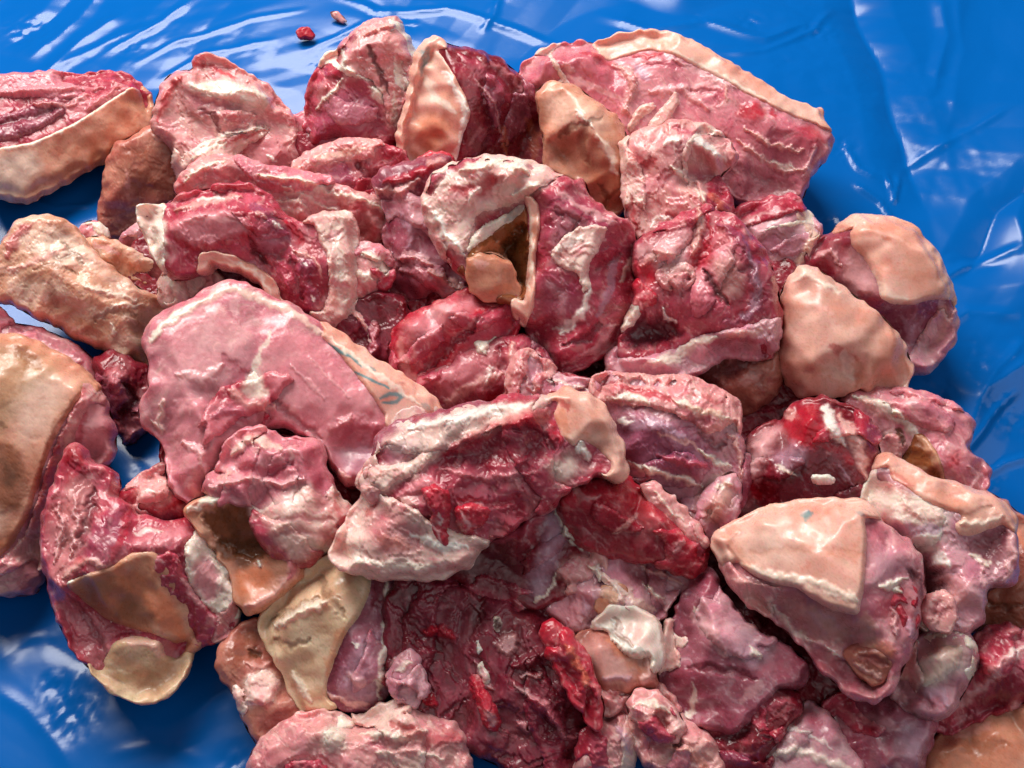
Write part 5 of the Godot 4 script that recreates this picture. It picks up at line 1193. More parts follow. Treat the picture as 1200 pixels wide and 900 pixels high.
	cut("bone_in_cut", "dark hunk in shadow, full of orange red torn bits and small bones", 26, Vector2(0, -4), 18, 14, 30, "maroon",
		[452, 700, 470, 676, 510, 680, 556, 690, 600, 704, 632, 712, 660, 740, 684, 776, 702, 806, 702, 846, 688, 880, 650, 905, 610, 905, 566, 884, 540, 870, 516, 846, 470, 826, 450, 790],
		[500, 720, 12, 560, 740, 16, 620, 730, 14, 600, 800, 18, 660, 800, 16, 540, 800, 12, 640, 870, 10],
		[["s", "red", 0.8, 9, 1.5, [640, 735, 664, 770, 684, 810, 696, 845]], ["s", "red", 0.5, 6, 1, [668, 760, 690, 810]], ["s", "red", 0.7, 6, 2, [498, 740, 520, 738, 534, 748]], ["s", "red", 0.7, 6, 2, [552, 790, 560, 815, 572, 830]], ["s", "red", 0.6, 5, 1.5, [556, 800, 564, 815]], ["r", "palepink", 0.6, 4, 2, [580, 758, 596, 742, 610, 750, 604, 764, 590, 766]], ["s", "palepink", 0.5, 4, 2, [556, 776, 570, 800, 576, 805]], ["s", "palepink", 0.6, 4, 2, [600, 800, 624, 815, 640, 825]], ["s", "pink", 0.5, 5, 2, [636, 822, 658, 860, 676, 868]], ["s", "dark", 0.8, 8, 3, [600, 780, 650, 760]], ["s", "lean", 0.5, 8, 3, [620, 815, 660, 850]], ["s", "purple", 0.5, 10, 0, [470, 780, 480, 810]], ["s", "palepink", 0.5, 6, 1, [458, 780, 474, 770, 484, 800]], ["s", "red", 0.7, 5, 2, [490, 810, 510, 824]], ["s", "pink", 0.5, 5, 2, [606, 846, 618, 856]], ["s", "palepink", 0.5, 3, 2, [612, 792, 634, 790]]],
		[["bone", "bone", 3, 2.6, [578, 724, 586, 720, 590, 732, 584, 742, 578, 738], [["s", "maroon", 0.9, 3, -1, [583, 728, 583, 736]]]],
		 ["bone", "bone", 2.6, 2.2, [556, 750, 562, 748, 566, 762, 560, 768], []],
		 ["bone", "bone", 2.6, 2.4, [558, 778, 566, 774, 574, 790, 574, 804, 566, 802], [["s", "pink", 0.7, 4, 0, [564, 784, 570, 798]]]],
		 ["torn_flesh", "bloody", 4, 3, [548, 792, 562, 790, 578, 820, 590, 848, 580, 858, 566, 852, 558, 820], [["s", "red", 0.6, 6, 0, [556, 798, 568, 820]], ["s", "palepink", 0.5, 6, 0, [570, 830, 580, 850]]]]])
	cut("skin_on_cut", "brownish skin piece with a pale oval bone disc on top", 40, Vector2(2, 0), 16, 12, 34, "redskin",
		[672, 762, 680, 742, 700, 738, 720, 718, 744, 722, 762, 740, 768, 764, 764, 790, 768, 800, 748, 802, 730, 808, 706, 808, 696, 790, 682, 776],
		[], [["r", "fatp", 0.6, 9, 1, [676, 755, 700, 745, 720, 765, 740, 785, 736, 800, 708, 800, 690, 780]], ["s", "orange", 0.5, 7, 0, [712, 750, 750, 785]], ["s", "lilac", 0.5, 5, 0.6, [710, 795, 740, 792]], ["s", "fatp", 0.7, 6, 1, [758, 770, 764, 790, 750, 800]]],
		[["bone_disc", "bone", 7, 5, [708, 724, 718, 714, 740, 722, 764, 734, 774, 752, 768, 770, 748, 774, 728, 766, 714, 746], [["s", "grey", 0.6, 3.5, 0.3, [716, 724, 722, 744, 738, 760, 756, 764]], ["s", "brown", 0.6, 1.6, -0.6, [721, 724, 728, 744, 742, 757]], ["r", "fatp", 0.6, 5, 0, [728, 730, 756, 740, 762, 754, 744, 756]]]]])
	cut("bone_in_cut", "tangle of gristle, pale fat and an amber bit above the oval bone disc", 40, Vector2(2, 0), 18, 13, 36, "membrane",
		[638, 712, 646, 694, 664, 684, 688, 668, 704, 656, 730, 650, 764, 652, 800, 656, 812, 672, 800, 690, 780, 700, 776, 722, 756, 728, 730, 720, 706, 726, 686, 742, 668, 744, 650, 730],
		[], [["r", "pink", 0.7, 8, 2, [640, 715, 660, 690, 690, 690, 694, 712, 672, 742, 652, 730]], ["r", "tan", 0.85, 4, 1, [704, 692, 724, 688, 732, 700, 712, 714, 700, 712]], ["s", "fat", 0.85, 7, 2, [712, 678, 730, 690, 744, 706, 768, 716]], ["s", "cream", 0.85, 4, 2, [755, 684, 766, 694, 776, 702]], ["r", "dark", 0.7, 7, -1, [735, 665, 790, 662, 796, 680, 760, 690, 740, 684]], ["s", "fatp", 0.6, 3, 1, [752, 664, 790, 676, 798, 684]], ["s", "maroon", 0.7, 5, -4, [700, 670, 706, 690]], ["s", "lilac", 0.5, 6, 1, [684, 700, 690, 722]]], [])
	cut("meat_cut", "broad smooth plum coloured muscle left of the largest flat peach skin", 40, Vector2(0, 2), 18, 14, 38, "purple",
		[772, 796, 782, 776, 786, 742, 796, 712, 814, 680, 824, 664, 836, 676, 846, 704, 862, 730, 880, 744, 900, 754, 926, 764, 944, 780, 938, 800, 906, 806, 884, 836, 856, 862, 826, 852, 800, 834, 778, 814],
		[820, 700, 20, 840, 740, 22, 880, 780, 16, 820, 790, 16, 850, 830, 12],
		[["r", "lilac", 0.5, 9, 0, [858, 730, 890, 750, 900, 770, 880, 782, 864, 760]], ["s", "palepink", 0.5, 9, 0.6, [812, 720, 836, 745, 850, 770]], ["s", "cream", 0.7, 5, 0.5, [880, 760, 892, 772]], ["r", "lean", 0.5, 8, -1, [880, 790, 920, 760, 942, 782, 910, 800]], ["s", "dark", 0.6, 4, -2, [806, 782, 850, 786, 888, 796]], ["s", "cream", 0.7, 4, 0.6, [812, 800, 812, 830, 800, 845]], ["s", "palepink", 0.4, 7, 0, [870, 820, 895, 800]], ["s", "cream", 0.7, 3, 0, [812, 712, 818, 716]], ["r", "dark", 0.4, 10, 0, [785, 790, 840, 790, 870, 800, 850, 850, 800, 830]]],
		[["fat_tag", "fat", 3.5, 3, [774, 744, 782, 740, 786, 756, 798, 766, 796, 782, 788, 784, 778, 770], []], ["fat_tag", "fat", 2, 2, [790, 746, 804, 742, 806, 752, 798, 760, 790, 756], []]])
	cut("skin_on_cut", "largest flat peach skin cut, with a thick fat layer and ink marks", 74, Vector2(0, 2), 22, 14, 50, "pinklean",
		[844, 634, 870, 620, 900, 606, 934, 599, 976, 597, 1014, 600, 1040, 622, 1066, 640, 1078, 660, 1080, 690, 1074, 716, 1070, 744, 1056, 776, 1044, 804, 1026, 820, 1000, 812, 980, 796, 962, 778, 948, 758, 926, 738, 902, 716, 880, 704, 858, 682, 852, 656],
		[856,640,14, 900,620,22, 1000,608,22, 960,650,27, 1008,690,28, 900,685,22, 950,700,26, 1004,720,27, 880,700,12, 930,722,10, 1000,745,11, 940,750,6, 980,785,6, 1020,805,4, 1040,650,21, 1060,690,15, 1030,740,17, 1070,730,4],
		[["r", "brown", 0.5, 9, -2, [902, 694, 940, 692, 1000, 714, 1000, 750, 960, 750, 920, 722]], ["r", "fatp", 0.7, 7, 1, [852, 660, 880, 682, 920, 690, 905, 706, 880, 700]], ["r", "fatp", 0.5, 9, 0, [910, 700, 990, 722, 1004, 744, 960, 744]], ["s", "cream", 0.5, 5, 1, [900, 708, 930, 740, 950, 752]], ["r", "dark", 0.6, 8, 0, [944, 758, 990, 770, 1010, 800, 1000, 812, 970, 790]], ["s", "palepink", 0.5, 6, 2, [946, 750, 975, 762, 990, 772]], ["s", "white", 0.6, 3, 0.6, [970, 760, 980, 768]], ["r", "orange", 0.7, 6, 2, [996, 762, 1022, 752, 1050, 758, 1046, 772, 1010, 772]], ["s", "fatp", 0.7, 5, 1.6, [1004, 776, 1020, 788, 1032, 794]], ["r", "maroon", 0.6, 7, -3, [1014, 776, 1042, 772, 1038, 806, 1024, 816, 1006, 804]], ["r", "lilac", 0.35, 9, 1, [1016, 650, 1050, 638, 1074, 660, 1050, 680, 1022, 690]], ["s", "dark", 0.4, 6, -1, [1014, 612, 1030, 622, 1036, 636]],
			["s", "cream", 0.85, 5, 2, [1030, 690, 1046, 684, 1060, 678]], ["r", "red", 0.5, 8, 1, [1028, 704, 1044, 690, 1066, 692, 1072, 720, 1052, 736, 1030, 722]], ["s", "maroon", 0.6, 6, -5, [1066, 668, 1078, 684, 1084, 700]], ["s", "palepink", 0.6, 4, 2, [1046, 716, 1052, 744]], ["s", "lilac", 0.6, 6, 1, [1064, 726, 1072, 746]], ["s", "tan", 0.35, 10, 0, [1012, 720, 1024, 760]]],
		[["skin", "skin", 7, 3.2, [844, 634, 870, 620, 900, 606, 934, 598, 976, 596, 1013, 598, 1016, 640, 1012, 690, 1006, 722, 976, 716, 950, 702, 936, 690, 910, 686, 884, 676, 864, 660],
			[["s", "cream", 0.6, 7, 0.8, [868, 664, 910, 678, 950, 682, 1006, 706]], ["s", "orange", 0.35, 8, 0, [852, 634, 880, 668]], ["s", "stamp", 0.6, 5, 0, [940, 606, 952, 602]], ["s", "stamp", 0.6, 4, 0, [948, 600, 944, 612]], ["s", "stamp", 0.4, 4, 0, [1004, 602, 1012, 606]], ["r", "cream", 0.3, 14, 0, [880, 626, 940, 606, 960, 640, 920, 664, 880, 650]], ["s", "orange", 0.25, 1.6, -0.3, [880, 650, 950, 646, 1010, 652]], ["s", "lean", 0.3, 2, 0, [930, 632, 934, 634]]]]])
	cut("bone_in_cut", "large cut of silvery white sinew with tan skin at its top", 66, Vector2(4, 4), 24, 16, 46, "membrane",
		[1012, 604, 1016, 576, 1026, 552, 1038, 536, 1050, 546, 1072, 560, 1100, 572, 1130, 578, 1156, 588, 1178, 604, 1188, 632, 1188, 664, 1184, 680, 1166, 684, 1154, 684, 1150, 706, 1146, 732, 1128, 742, 1104, 740, 1084, 740, 1076, 716, 1078, 684, 1068, 652, 1042, 634, 1018, 622],
		[1040, 560, 20, 1080, 585, 24, 1140, 600, 20, 1050, 610, 24, 1100, 640, 22, 1080, 680, 8, 1160, 650, 14, 1130, 690, 22, 1110, 720, 14],
		[["r", "cream", 0.75, 9, 0, [1014, 600, 1030, 560, 1060, 575, 1110, 600, 1100, 640, 1070, 640, 1040, 620]], ["s", "white", 0.8, 8, 1.2, [1060, 620, 1090, 640, 1110, 664]], ["s", "lilac", 0.8, 6, -0.6, [1030, 615, 1060, 622, 1100, 622]], ["s", "lilac", 0.6, 6, 0, [1100, 668, 1120, 672]], ["r", "red", 0.7, 7, 0, [1024, 566, 1036, 560, 1056, 570, 1066, 580, 1050, 580, 1034, 572]], ["r", "dark", 0.75, 7, -2, [1130, 640, 1150, 622, 1182, 616, 1184, 650, 1172, 672, 1150, 660]], ["s", "palepink", 0.8, 5, 1, [1184, 620, 1188, 650, 1180, 680]], ["s", "cream", 0.8, 4, 1.4, [1136, 650, 1154, 656, 1160, 664]], ["r", "maroon", 0.9, 7, -10, [1066, 668, 1078, 656, 1100, 668, 1106, 690, 1092, 704, 1074, 690]], ["r", "palepink", 0.5, 8, 2, [1104, 670, 1138, 680, 1148, 700, 1120, 706, 1106, 692]], ["r", "fat", 0.8, 4, 1.5, [1086, 712, 1100, 698, 1112, 708, 1108, 730, 1092, 724]], ["s", "lilac", 0.6, 5, 1, [1112, 722, 1126, 736]], ["s", "palepink", 0.6, 4, 1, [1150, 650, 1154, 690]], ["s", "fat", 0.6, 6, 1, [1060, 590, 1080, 610]]],
		[["skin", "skin", 3.4, 3.4, [1038, 540, 1052, 546, 1074, 560, 1100, 572, 1130, 577, 1156, 587, 1174, 600, 1180, 612, 1160, 620, 1140, 628, 1122, 628, 1116, 616, 1126, 606, 1106, 598, 1084, 590, 1062, 574, 1044, 562],
			[["r", "orange", 0.3, 9, 0, [1080, 574, 1150, 588, 1140, 610, 1100, 594]], ["s", "brown", 0.35, 6, -1.5, [1116, 606, 1140, 604, 1160, 598]], ["s", "cream", 0.5, 6, 1, [1126, 616, 1150, 616, 1172, 606]], ["s", "red", 0.4, 5, 0, [1044, 552, 1066, 570]]]]])
	cut("bone_in_cut", "round dark red cut face with a small white bone in it", 58, Vector2(-4, -2), 22, 15, 42, "darklean",
		[866, 576, 872, 548, 876, 522, 888, 504, 904, 498, 918, 496, 926, 480, 944, 470, 962, 468, 984, 474, 1004, 484, 1018, 504, 1028, 530, 1026, 560, 1020, 596, 996, 602, 960, 602, 924, 606, 890, 616, 872, 610, 866, 596],
		[895, 520, 20, 950, 490, 26, 1000, 510, 22, 920, 560, 26, 970, 560, 24, 1010, 570, 16, 890, 590, 12],
		[["r", "palepink", 0.75, 7, 2, [874, 545, 878, 515, 900, 500, 916, 502, 912, 520, 896, 540, 884, 566]], ["r", "red", 0.75, 7, 0.6, [914, 500, 930, 475, 956, 468, 966, 500, 960, 524, 930, 520]], ["s", "fatp", 0.6, 6, 1, [922, 480, 925, 492]], ["s", "red", 0.6, 5, 0, [960, 520, 990, 528, 1000, 545]], ["s", "white", 0.85, 7, 1.6, [966, 476, 975, 500, 990, 520]], ["s", "fatp", 0.9, 8, 1.6, [985, 488, 1005, 520, 1014, 560]], ["r", "maroon", 0.7, 7, 0, [906, 560, 930, 535, 970, 530, 1000, 550, 1010, 590, 960, 600, 915, 598]], ["r", "lilac", 0.6, 6, 0.6, [906, 535, 930, 518, 948, 526, 940, 545, 915, 548]], ["s", "dark", 0.5, 3, -1.6, [940, 545, 950, 575, 940, 595]], ["s", "cream", 0.6, 3, 0.6, [912, 546, 936, 556]], ["s", "red", 0.5, 5, 0, [876, 560, 890, 585]], ["s", "palepink", 0.4, 2, 0.5, [915, 588, 940, 598, 956, 588]], ["s", "lilac", 0.4, 2.4, 0.5, [985, 545, 1000, 570]]],
		[["bone", "bone", 2.6, 2.4, [952, 556, 968, 554, 980, 558, 978, 568, 960, 569, 952, 564], []]])
	cut("skin_on_cut", "ragged pink piece with a curved brown skin hollow, beside the sheet", 40, Vector2(4, 8), 18, 13, 34, "pinklean",
		[986, 472, 1000, 462, 1026, 458, 1062, 462, 1096, 472, 1122, 482, 1138, 494, 1136, 508, 1126, 524, 1140, 538, 1156, 548, 1154, 566, 1144, 582, 1120, 582, 1090, 570, 1060, 556, 1040, 536, 1014, 510, 996, 494],
		[1020, 475, 16, 1080, 480, 16, 1110, 500, 14, 1060, 520, 8, 1100, 540, 16, 1130, 560, 12],
		[["s", "cream", 0.9, 7, 1.6, [1002, 464, 1034, 476, 1060, 494, 1086, 520]], ["s", "fatp", 0.7, 8, 1, [1010, 470, 1040, 490]], ["r", "dark", 0.6, 6, 0, [1016, 498, 1032, 492, 1040, 510, 1030, 522]], ["r", "fatp", 0.7, 6, 1, [1036, 508, 1056, 504, 1066, 520, 1054, 536, 1040, 530]], ["s", "umber", 0.9, 2.5, -1.6, [1050, 502, 1058, 512, 1058, 522]], ["s", "purple", 0.5, 8, 0, [1070, 476, 1110, 490, 1130, 498]], ["s", "palepink", 0.6, 7, 1, [1110, 520, 1120, 540]], ["r", "red", 0.7, 6, 0.6, [1110, 532, 1126, 528, 1128, 544, 1118, 552, 1110, 546]], ["s", "palepink", 0.6, 6, 1.6, [1136, 548, 1150, 556, 1140, 575]], ["s", "lilac", 0.5, 6, 0, [1116, 560, 1124, 575]]],
		[["skin", "brownskin", 3.4, 3, [1052, 538, 1066, 522, 1072, 506, 1084, 508, 1096, 526, 1108, 552, 1112, 572, 1090, 574, 1064, 562], [["s", "umber", 0.9, 3, -1.6, [1056, 538, 1066, 528, 1068, 520]], ["s", "tan", 0.6, 6, 0.4, [1078, 510, 1096, 535, 1106, 560]], ["s", "tan", 0.4, 7, 0, [1070, 545, 1090, 560]]]]])
	cut("skin_on_cut", "brown skin piece in shade at the right border, beside the silvery sinew", 36, Vector2(6, 0), 18, 14, 32, "redskin",
		[1142, 588, 1156, 580, 1174, 590, 1190, 604, 1215, 620, 1230, 660, 1230, 740, 1200, 746, 1170, 742, 1144, 736, 1140, 700, 1150, 640],
		[], [["r", "brown", 0.6, 10, 0, [1150, 680, 1220, 680, 1220, 740, 1150, 735]], ["s", "orange", 0.4, 8, 0, [1180, 606, 1200, 640]], ["s", "umber", 0.5, 3, -1.6, [1150, 706, 1180, 712, 1200, 706]], ["s", "dark", 0.5, 6, 0, [1160, 590, 1180, 600]]], [])
	cut("meat_cut", "glossy crimson and purple cut running off the right border", 36, Vector2(2, 4), 18, 13, 34, "lean",
		[1092, 836, 1108, 816, 1130, 790, 1140, 760, 1160, 744, 1190, 742, 1230, 736, 1230, 800, 1206, 816, 1180, 830, 1150, 838, 1120, 856, 1100, 858],
		[], [["s", "palepink", 0.7, 7, 1.6, [1160, 790, 1185, 770, 1215, 755]], ["s", "palepink", 0.6, 6, 1, [1110, 832, 1140, 812, 1170, 790]], ["r", "dark", 0.6, 8, -2, [1120, 840, 1150, 812, 1200, 790, 1210, 810, 1160, 834]], ["s", "red", 0.5, 7, 1, [1142, 768, 1160, 780, 1150, 800]], ["s", "white", 0.5, 4, 0, [1180, 770, 1200, 758]]], [])
	cut("skin_on_cut", "smooth orange brown skin piece in the bottom right corner", 24, Vector2(2, 6), 16, 14, 26, "tanskin",
		[1076, 915, 1084, 880, 1102, 864, 1130, 850, 1160, 838, 1190, 834, 1230, 820, 1230, 930, 1076, 930],
		[], [["r", "orange", 0.5, 14, 0, [1090, 890, 1140, 850, 1190, 850, 1180, 910, 1090, 920]], ["s", "fatp", 0.4, 8, 0.6, [1120, 862, 1160, 846]], ["s", "brown", 0.4, 8, -1, [1130, 880, 1180, 870]]], [])
	cut("meat_cut", "pale greyish knob of meat with a cream patch, below the silvery sinew", 48, Vector2(2, 2), 18, 15, 36, "membrane",
		[1046, 812, 1054, 786, 1066, 764, 1082, 748, 1106, 742, 1128, 744, 1140, 758, 1142, 778, 1130, 800, 1118, 822, 1104, 838, 1082, 842, 1060, 832],
		[], [["r", "cream", 0.7, 9, 0.6, [1076, 770, 1100, 756, 1128, 756, 1126, 782, 1100, 800, 1080, 808]], ["r", "orange", 0.3, 8, 0, [1090, 752, 1130, 750, 1136, 775, 1120, 780]], ["s", "lilac", 0.7, 8, 0.6, [1080, 810, 1104, 812, 1110, 824]], ["s", "palepink", 0.7, 6, 1.6, [1042, 812, 1060, 822]], ["s", "dark", 0.4, 5, -2, [1050, 800, 1070, 806, 1090, 826]]], [])
	cut("meat_cut", "smooth mauve chunk at the bottom edge, left of the orange brown skin", 26, Vector2(0, -2), 20, 14, 26, "purple",
		[964, 850, 972, 826, 996, 812, 1024, 816, 1046, 810, 1060, 830, 1082, 842, 1094, 846, 1088, 870, 1074, 906, 1040, 915, 1010, 905, 982, 880],
		[], [["r", "lilac", 0.6, 9, 0, [1056, 845, 1092, 848, 1076, 900, 1060, 890]], ["s", "dark", 0.4, 8, -2, [970, 830, 990, 850, 1000, 880]], ["s", "palepink", 0.35, 9, 0.6, [1010, 840, 1050, 850]]], [])
	cut("fat_trimmed_cut", "flat piece under greyish white membrane at the bottom edge", 24, Vector2(0, 6), 14, 11, 24, "membrane",
		[882, 915, 892, 878, 906, 848, 924, 832, 950, 826, 972, 842, 990, 870, 1010, 895, 1014, 915],
		[], [["s", "cream", 0.6, 7, 1, [900, 885, 940, 880, 1000, 905]], ["s", "lean", 0.5, 7, 0, [940, 830, 960, 850]], ["s", "white", 0.5, 3, 0.5, [915, 850, 950, 862, 975, 880]], ["s", "grey", 0.4, 8, 0, [910, 860, 930, 870]]], [])
	cut("meat_cut", "dark wine red muscle at the bottom edge, below the plum coloured muscle", 26, Vector2(0, 2), 17, 13, 26, "darklean",
		[818, 915, 826, 880, 820, 856, 838, 836, 862, 826, 896, 812, 930, 812, 938, 830, 918, 852, 904, 880, 894, 915],
		[], [["s", "lean", 0.5, 9, 1, [850, 840, 890, 826, 920, 822]], ["s", "palepink", 0.5, 4, 0.6, [845, 845, 870, 835]], ["s", "maroon", 0.6, 5, -3, [835, 866, 870, 858, 900, 866]], ["s", "purple", 0.6, 9, 1, [840, 890, 880, 890]]], [])
	cut("bone_in_cut", "knotted pale gristle at the bottom edge, left of the wine red muscle", 26, Vector2(0, 2), 15, 10, 26, "pinkfat",
		[736, 800, 748, 812, 772, 808, 786, 826, 800, 848, 822, 858, 836, 870, 846, 900, 850, 920, 780, 920, 760, 890, 742, 860, 732, 830],
		[], [["s", "red", 0.6, 4, -2, [762, 828, 776, 840, 786, 852]], ["s", "cream", 0.7, 5, 2, [742, 824, 764, 832, 780, 856]], ["r", "lean", 0.7, 7, -2, [745, 848, 770, 852, 776, 880, 755, 885]], ["s", "orange", 0.4, 6, 1, [780, 876, 810, 880, 830, 910]], ["r", "fatp", 0.6, 6, 2, [800, 864, 830, 866, 834, 884, 812, 886]], ["s", "lilac", 0.6, 5, 1, [755, 862, 766, 868]], ["s", "maroon", 0.7, 5, -4, [780, 858, 795, 866, 790, 874]]], [])
	cut("fat_trimmed_cut", "small pale and purple bits at the bottom edge, below the bone disc", 22, Vector2(0, 2), 13, 9, 22, "pinkfat",
		[676, 905, 684, 870, 698, 850, 700, 820, 712, 812, 732, 826, 740, 850, 744, 872, 738, 890, 720, 905],
		[], [["s", "lean", 0.6, 7, 0, [692, 870, 712, 862]], ["s", "lilac", 0.7, 7, 1, [722, 850, 738, 880]], ["s", "cream", 0.6, 6, 2, [704, 824, 722, 830]], ["s", "maroon", 0.7, 5, -3, [710, 840, 724, 846]]], [])
	cut("fat_scrap", "tiny pale shred of fat just below the piece with the bone disc", 34, Vector2(0, 2), 8, 6, 18, "fat",
		[700, 818, 708, 808, 724, 806, 738, 812, 726, 824, 710, 832], [], [["s", "red", 0.4, 4, -1, [712, 816, 730, 812]]], [])
	cut("skin_on_cut", "dark reddish brown skin piece with a pale fat patch, near the bottom", 20, Vector2(-4, -2), 15, 13, 20, "redskin",
		[256, 782, 264, 756, 280, 736, 304, 728, 322, 744, 334, 772, 350, 806, 362, 830, 344, 850, 326, 866, 306, 872, 292, 850, 280, 812],
		[], [["r", "brown", 0.5, 8, 0, [262, 770, 284, 740, 306, 740, 290, 770, 276, 792]], ["r", "fat", 0.8, 6, 1, [286, 794, 312, 784, 330, 800, 318, 824, 292, 828]], ["s", "umber", 0.8, 5, -3, [294, 764, 304, 770]], ["s", "fatp", 0.6, 5, 1.6, [286, 776, 304, 782, 318, 776]], ["s", "red", 0.5, 5, 0, [296, 822, 318, 826]], ["r", "dark", 0.6, 8, 0, [296, 838, 340, 830, 345, 850, 310, 866]]], [])
	cut("bone_in_cut", "lumpy pale pink cut streaked with fat, bottom edge", 24, Vector2(-2, 6), 17, 12, 24, "pinkfat",
		[294, 915, 298, 884, 314, 866, 334, 850, 356, 838, 386, 836, 410, 848, 430, 852, 444, 836, 466, 832, 488, 830, 510, 846, 534, 850, 544, 868, 550, 920],
		[320, 880, 16, 370, 860, 20, 420, 870, 16, 470, 850, 18, 520, 870, 16],
		[["r", "lean", 0.5, 8, 0, [300, 890, 325, 872, 345, 890, 330, 912, 300, 912]], ["r", "cream", 0.8, 6, 1.6, [376, 862, 390, 850, 404, 858, 404, 876, 384, 880]], ["s", "pink", 0.6, 6, 0, [350, 850, 356, 880, 346, 910]], ["s", "cream", 0.7, 6, 1.6, [425, 858, 460, 868, 500, 858]], ["s", "red", 0.6, 6, -1.5, [460, 850, 500, 868, 530, 866]], ["s", "cream", 0.6, 5, 1.4, [440, 884, 480, 880, 520, 890]], ["s", "lean", 0.6, 6, -1.5, [440, 870, 470, 880, 500, 878]], ["s", "pink", 0.6, 8, 1, [400, 890, 420, 905]], ["s", "red", 0.5, 5, 0, [520, 850, 540, 870]]], [])
	# ------------------------------------------------ smaller bits lying between the cuts
	cut("fat_scrap", "pale lumps of fat at the left end of the fat edged centre cut", 97, Vector2(0, 4), 8, 7, 30, "fat",
		[424, 566, 432, 552, 450, 546, 470, 540, 482, 546, 474, 562, 462, 570, 470, 580, 456, 586, 440, 582], [], [["s", "fatp", 0.6, 5, 1, [440, 570, 470, 555]]], [])
	cut("fat_scrap", "white knob of fat at the right end of the fat edged centre cut", 97, Vector2(0, 4), 7, 6, 24, "cream",
		[652, 560, 662, 540, 672, 524, 682, 518, 692, 530, 690, 546, 676, 556, 664, 568], [], [["s", "lean", 0.4, 4, -1, [664, 556, 676, 536]]], [])
	cut("fat_scrap", "frayed strand of pink fat lying along the top of the crimson muscle", 76, Vector2(0, 0), 6, 5, 20, "pinkfat",
		[754, 572, 764, 566, 776, 578, 792, 590, 806, 608, 820, 622, 826, 640, 814, 632, 800, 618, 784, 604, 768, 592], [], [["s", "cream", 0.5, 3, 1, [764, 576, 800, 610]]], [])
	cut("fat_scrap", "loose tan membrane folded at the lower end of the stringy cut", 67, Vector2(0, -6), 9, 7, 26, "membrane",
		[818, 606, 826, 586, 842, 566, 858, 556, 866, 570, 862, 594, 850, 616, 836, 634, 824, 626], [], [["r", "tan", 0.5, 7, 0, [822, 600, 850, 562, 862, 580, 840, 620]], ["s", "cream", 0.6, 3, 1, [836, 572, 860, 566]]], [])
	cut("meat_cut", "torn crimson bits beside the dark hollow, right of the ink marked peach skin", 87, Vector2(0, 0), 9, 7, 26, "bloody",
		[1026, 714, 1030, 698, 1046, 686, 1062, 690, 1070, 706, 1072, 730, 1060, 748, 1052, 736, 1040, 740, 1030, 730], [], [["s", "cream", 0.8, 4, 1.5, [1032, 694, 1048, 688, 1058, 692]], ["s", "palepink", 0.6, 3, 1, [1048, 716, 1052, 742]]], [])
	cut("fat_scrap", "flat cream bit of fat stuck inside the dark hollow under the silvery sinew", 80, Vector2(0, 0), 6, 5, 20, "fat",
		[1082, 716, 1090, 704, 1102, 698, 1114, 704, 1110, 720, 1104, 734, 1092, 728], [], [], [])
	cut("meat_cut", "small reddish brown flap at the lowest tip of the ink marked peach skin cut", 76, Vector2(0, -6), 8, 7, 24, "redskin",
		[992, 768, 1004, 756, 1024, 750, 1046, 754, 1052, 766, 1040, 782, 1030, 800, 1016, 796, 1004, 784], [], [["s", "fatp", 0.7, 4, 1.4, [1004, 776, 1020, 788, 1032, 796]], ["s", "dark", 0.5, 5, -2, [1010, 772, 1040, 776]]], [])
	cut("meat_cut", "long bright red strip of torn flesh along the right side of the dark hunk", 53, Vector2(4, -4), 8, 7, 26, "bloody",
		[636, 736, 648, 728, 662, 744, 678, 772, 694, 800, 704, 828, 700, 852, 688, 842, 676, 812, 660, 784, 644, 758], [], [["s", "orange", 0.5, 5, 1, [664, 754, 690, 806]], ["s", "dark", 0.4, 5, -1, [650, 756, 680, 810]]], [])
	cut("meat_cut", "pale ragged bit of gristle at the left side of the dark hunk", 43, Vector2(-4, 0), 8, 6, 24, "membrane",
		[456, 792, 466, 776, 480, 764, 490, 772, 488, 796, 496, 812, 484, 824, 468, 818], [], [["s", "cream", 0.6, 5, 1, [466, 784, 482, 776]]], [])
	cut("fat_scrap", "small amber coloured scrap above the oval bone disc", 57, Vector2(0, 0), 5, 5, 18, "tanskin",
		[702, 694, 716, 688, 730, 690, 736, 702, 720, 710, 708, 716, 700, 708], [], [["s", "orange", 0.5, 6, 0, [706, 702, 730, 698]]], [])
	cut("bone_in_cut", "pale curled ring of gristle beside the plum coloured muscle", 43, Vector2(0, 0), 9, 6, 24, "pinkfat",
		[738, 824, 748, 812, 766, 812, 780, 824, 792, 838, 800, 856, 788, 866, 772, 860, 756, 848, 742, 840], [], [["r", "blood", 0.7, 4, -4, [766, 836, 778, 834, 788, 848, 780, 856, 770, 848]], ["s", "cream", 0.7, 4, 1.6, [744, 828, 764, 822, 782, 834]]], [])
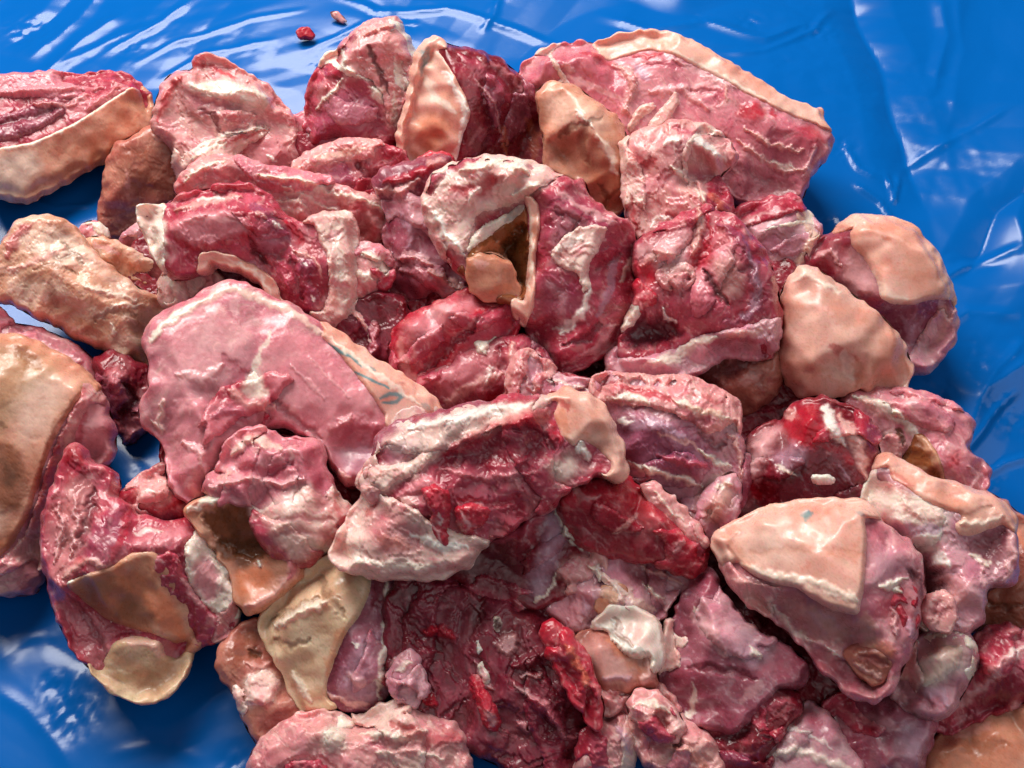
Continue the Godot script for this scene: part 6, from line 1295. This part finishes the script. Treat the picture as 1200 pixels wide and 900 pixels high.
	cut("meat_cut", "torn pink fibres bridging the fatty cap and the fat edged centre cut", 80, Vector2(0, 6), 9, 7, 30, "membrane",
		[598, 444, 606, 424, 622, 414, 640, 428, 652, 446, 676, 452, 700, 450, 694, 466, 664, 474, 634, 478, 606, 472], [], [["s", "palepink", 0.6, 4, 1.4, [612, 430, 624, 460]], ["s", "cream", 0.5, 3, 1.2, [640, 444, 690, 456]], ["s", "lean", 0.5, 4, -1.4, [630, 440, 650, 466]]], [])
	cut("meat_cut", "ragged red crest on top of the wet purple muscle", 69, Vector2(-4, 6), 8, 6, 26, "bloody",
		[446, 212, 456, 200, 476, 198, 490, 190, 508, 184, 528, 186, 524, 200, 506, 206, 494, 218, 474, 222, 456, 226], [], [["s", "fatp", 0.7, 5, 1.2, [450, 218, 476, 216, 492, 206]], ["s", "fatp", 0.5, 4, 1, [504, 192, 524, 190]]], [])
	cut("fat_scrap", "flat tan strip below the dark red wedge of the far row", 53, Vector2(0, 8), 6, 5, 22, "skin",
		[368, 184, 388, 172, 416, 168, 440, 172, 462, 178, 474, 186, 470, 196, 440, 190, 410, 188, 384, 192], [], [["s", "orange", 0.3, 6, 0, [400, 180, 450, 182]]], [])
	cut("meat_cut", "bright red torn knot below the ragged fatty cut, heap upper right", 93, Vector2(0, 4), 7, 5, 24, "bloody",
		[812, 284, 822, 270, 834, 266, 842, 280, 838, 298, 842, 314, 828, 322, 816, 314, 808, 300], [], [["s", "palepink", 0.6, 3, 1, [822, 280, 828, 306]]], [])
	cut("fat_scrap", "pale torn chip of fat in the middle of the large membrane flap cut", 95, Vector2(0, 4), 5, 4, 20, "fat",
		[776, 322, 788, 314, 806, 316, 812, 328, 800, 336, 796, 346, 784, 338], [], [], [])
	# ------------------------------------------------ loose scraps on the sheet
	cut("meat_scrap", "tiny red scrap of meat lying alone on the blue sheet", 3, Vector2(0, 24), 4, 4, 3, "bloody",
		[347, 38, 353, 33, 364, 34, 370, 42, 365, 47, 352, 46], [], [], [])
	cut("meat_scrap", "tiny pale pink shred on the blue sheet near the top edge", 2, Vector2(0, 24), 2.5, 2.5, 2, "pinkfat",
		[387, 14, 393, 13, 402, 19, 406, 25, 398, 26, 389, 20], [], [], [])
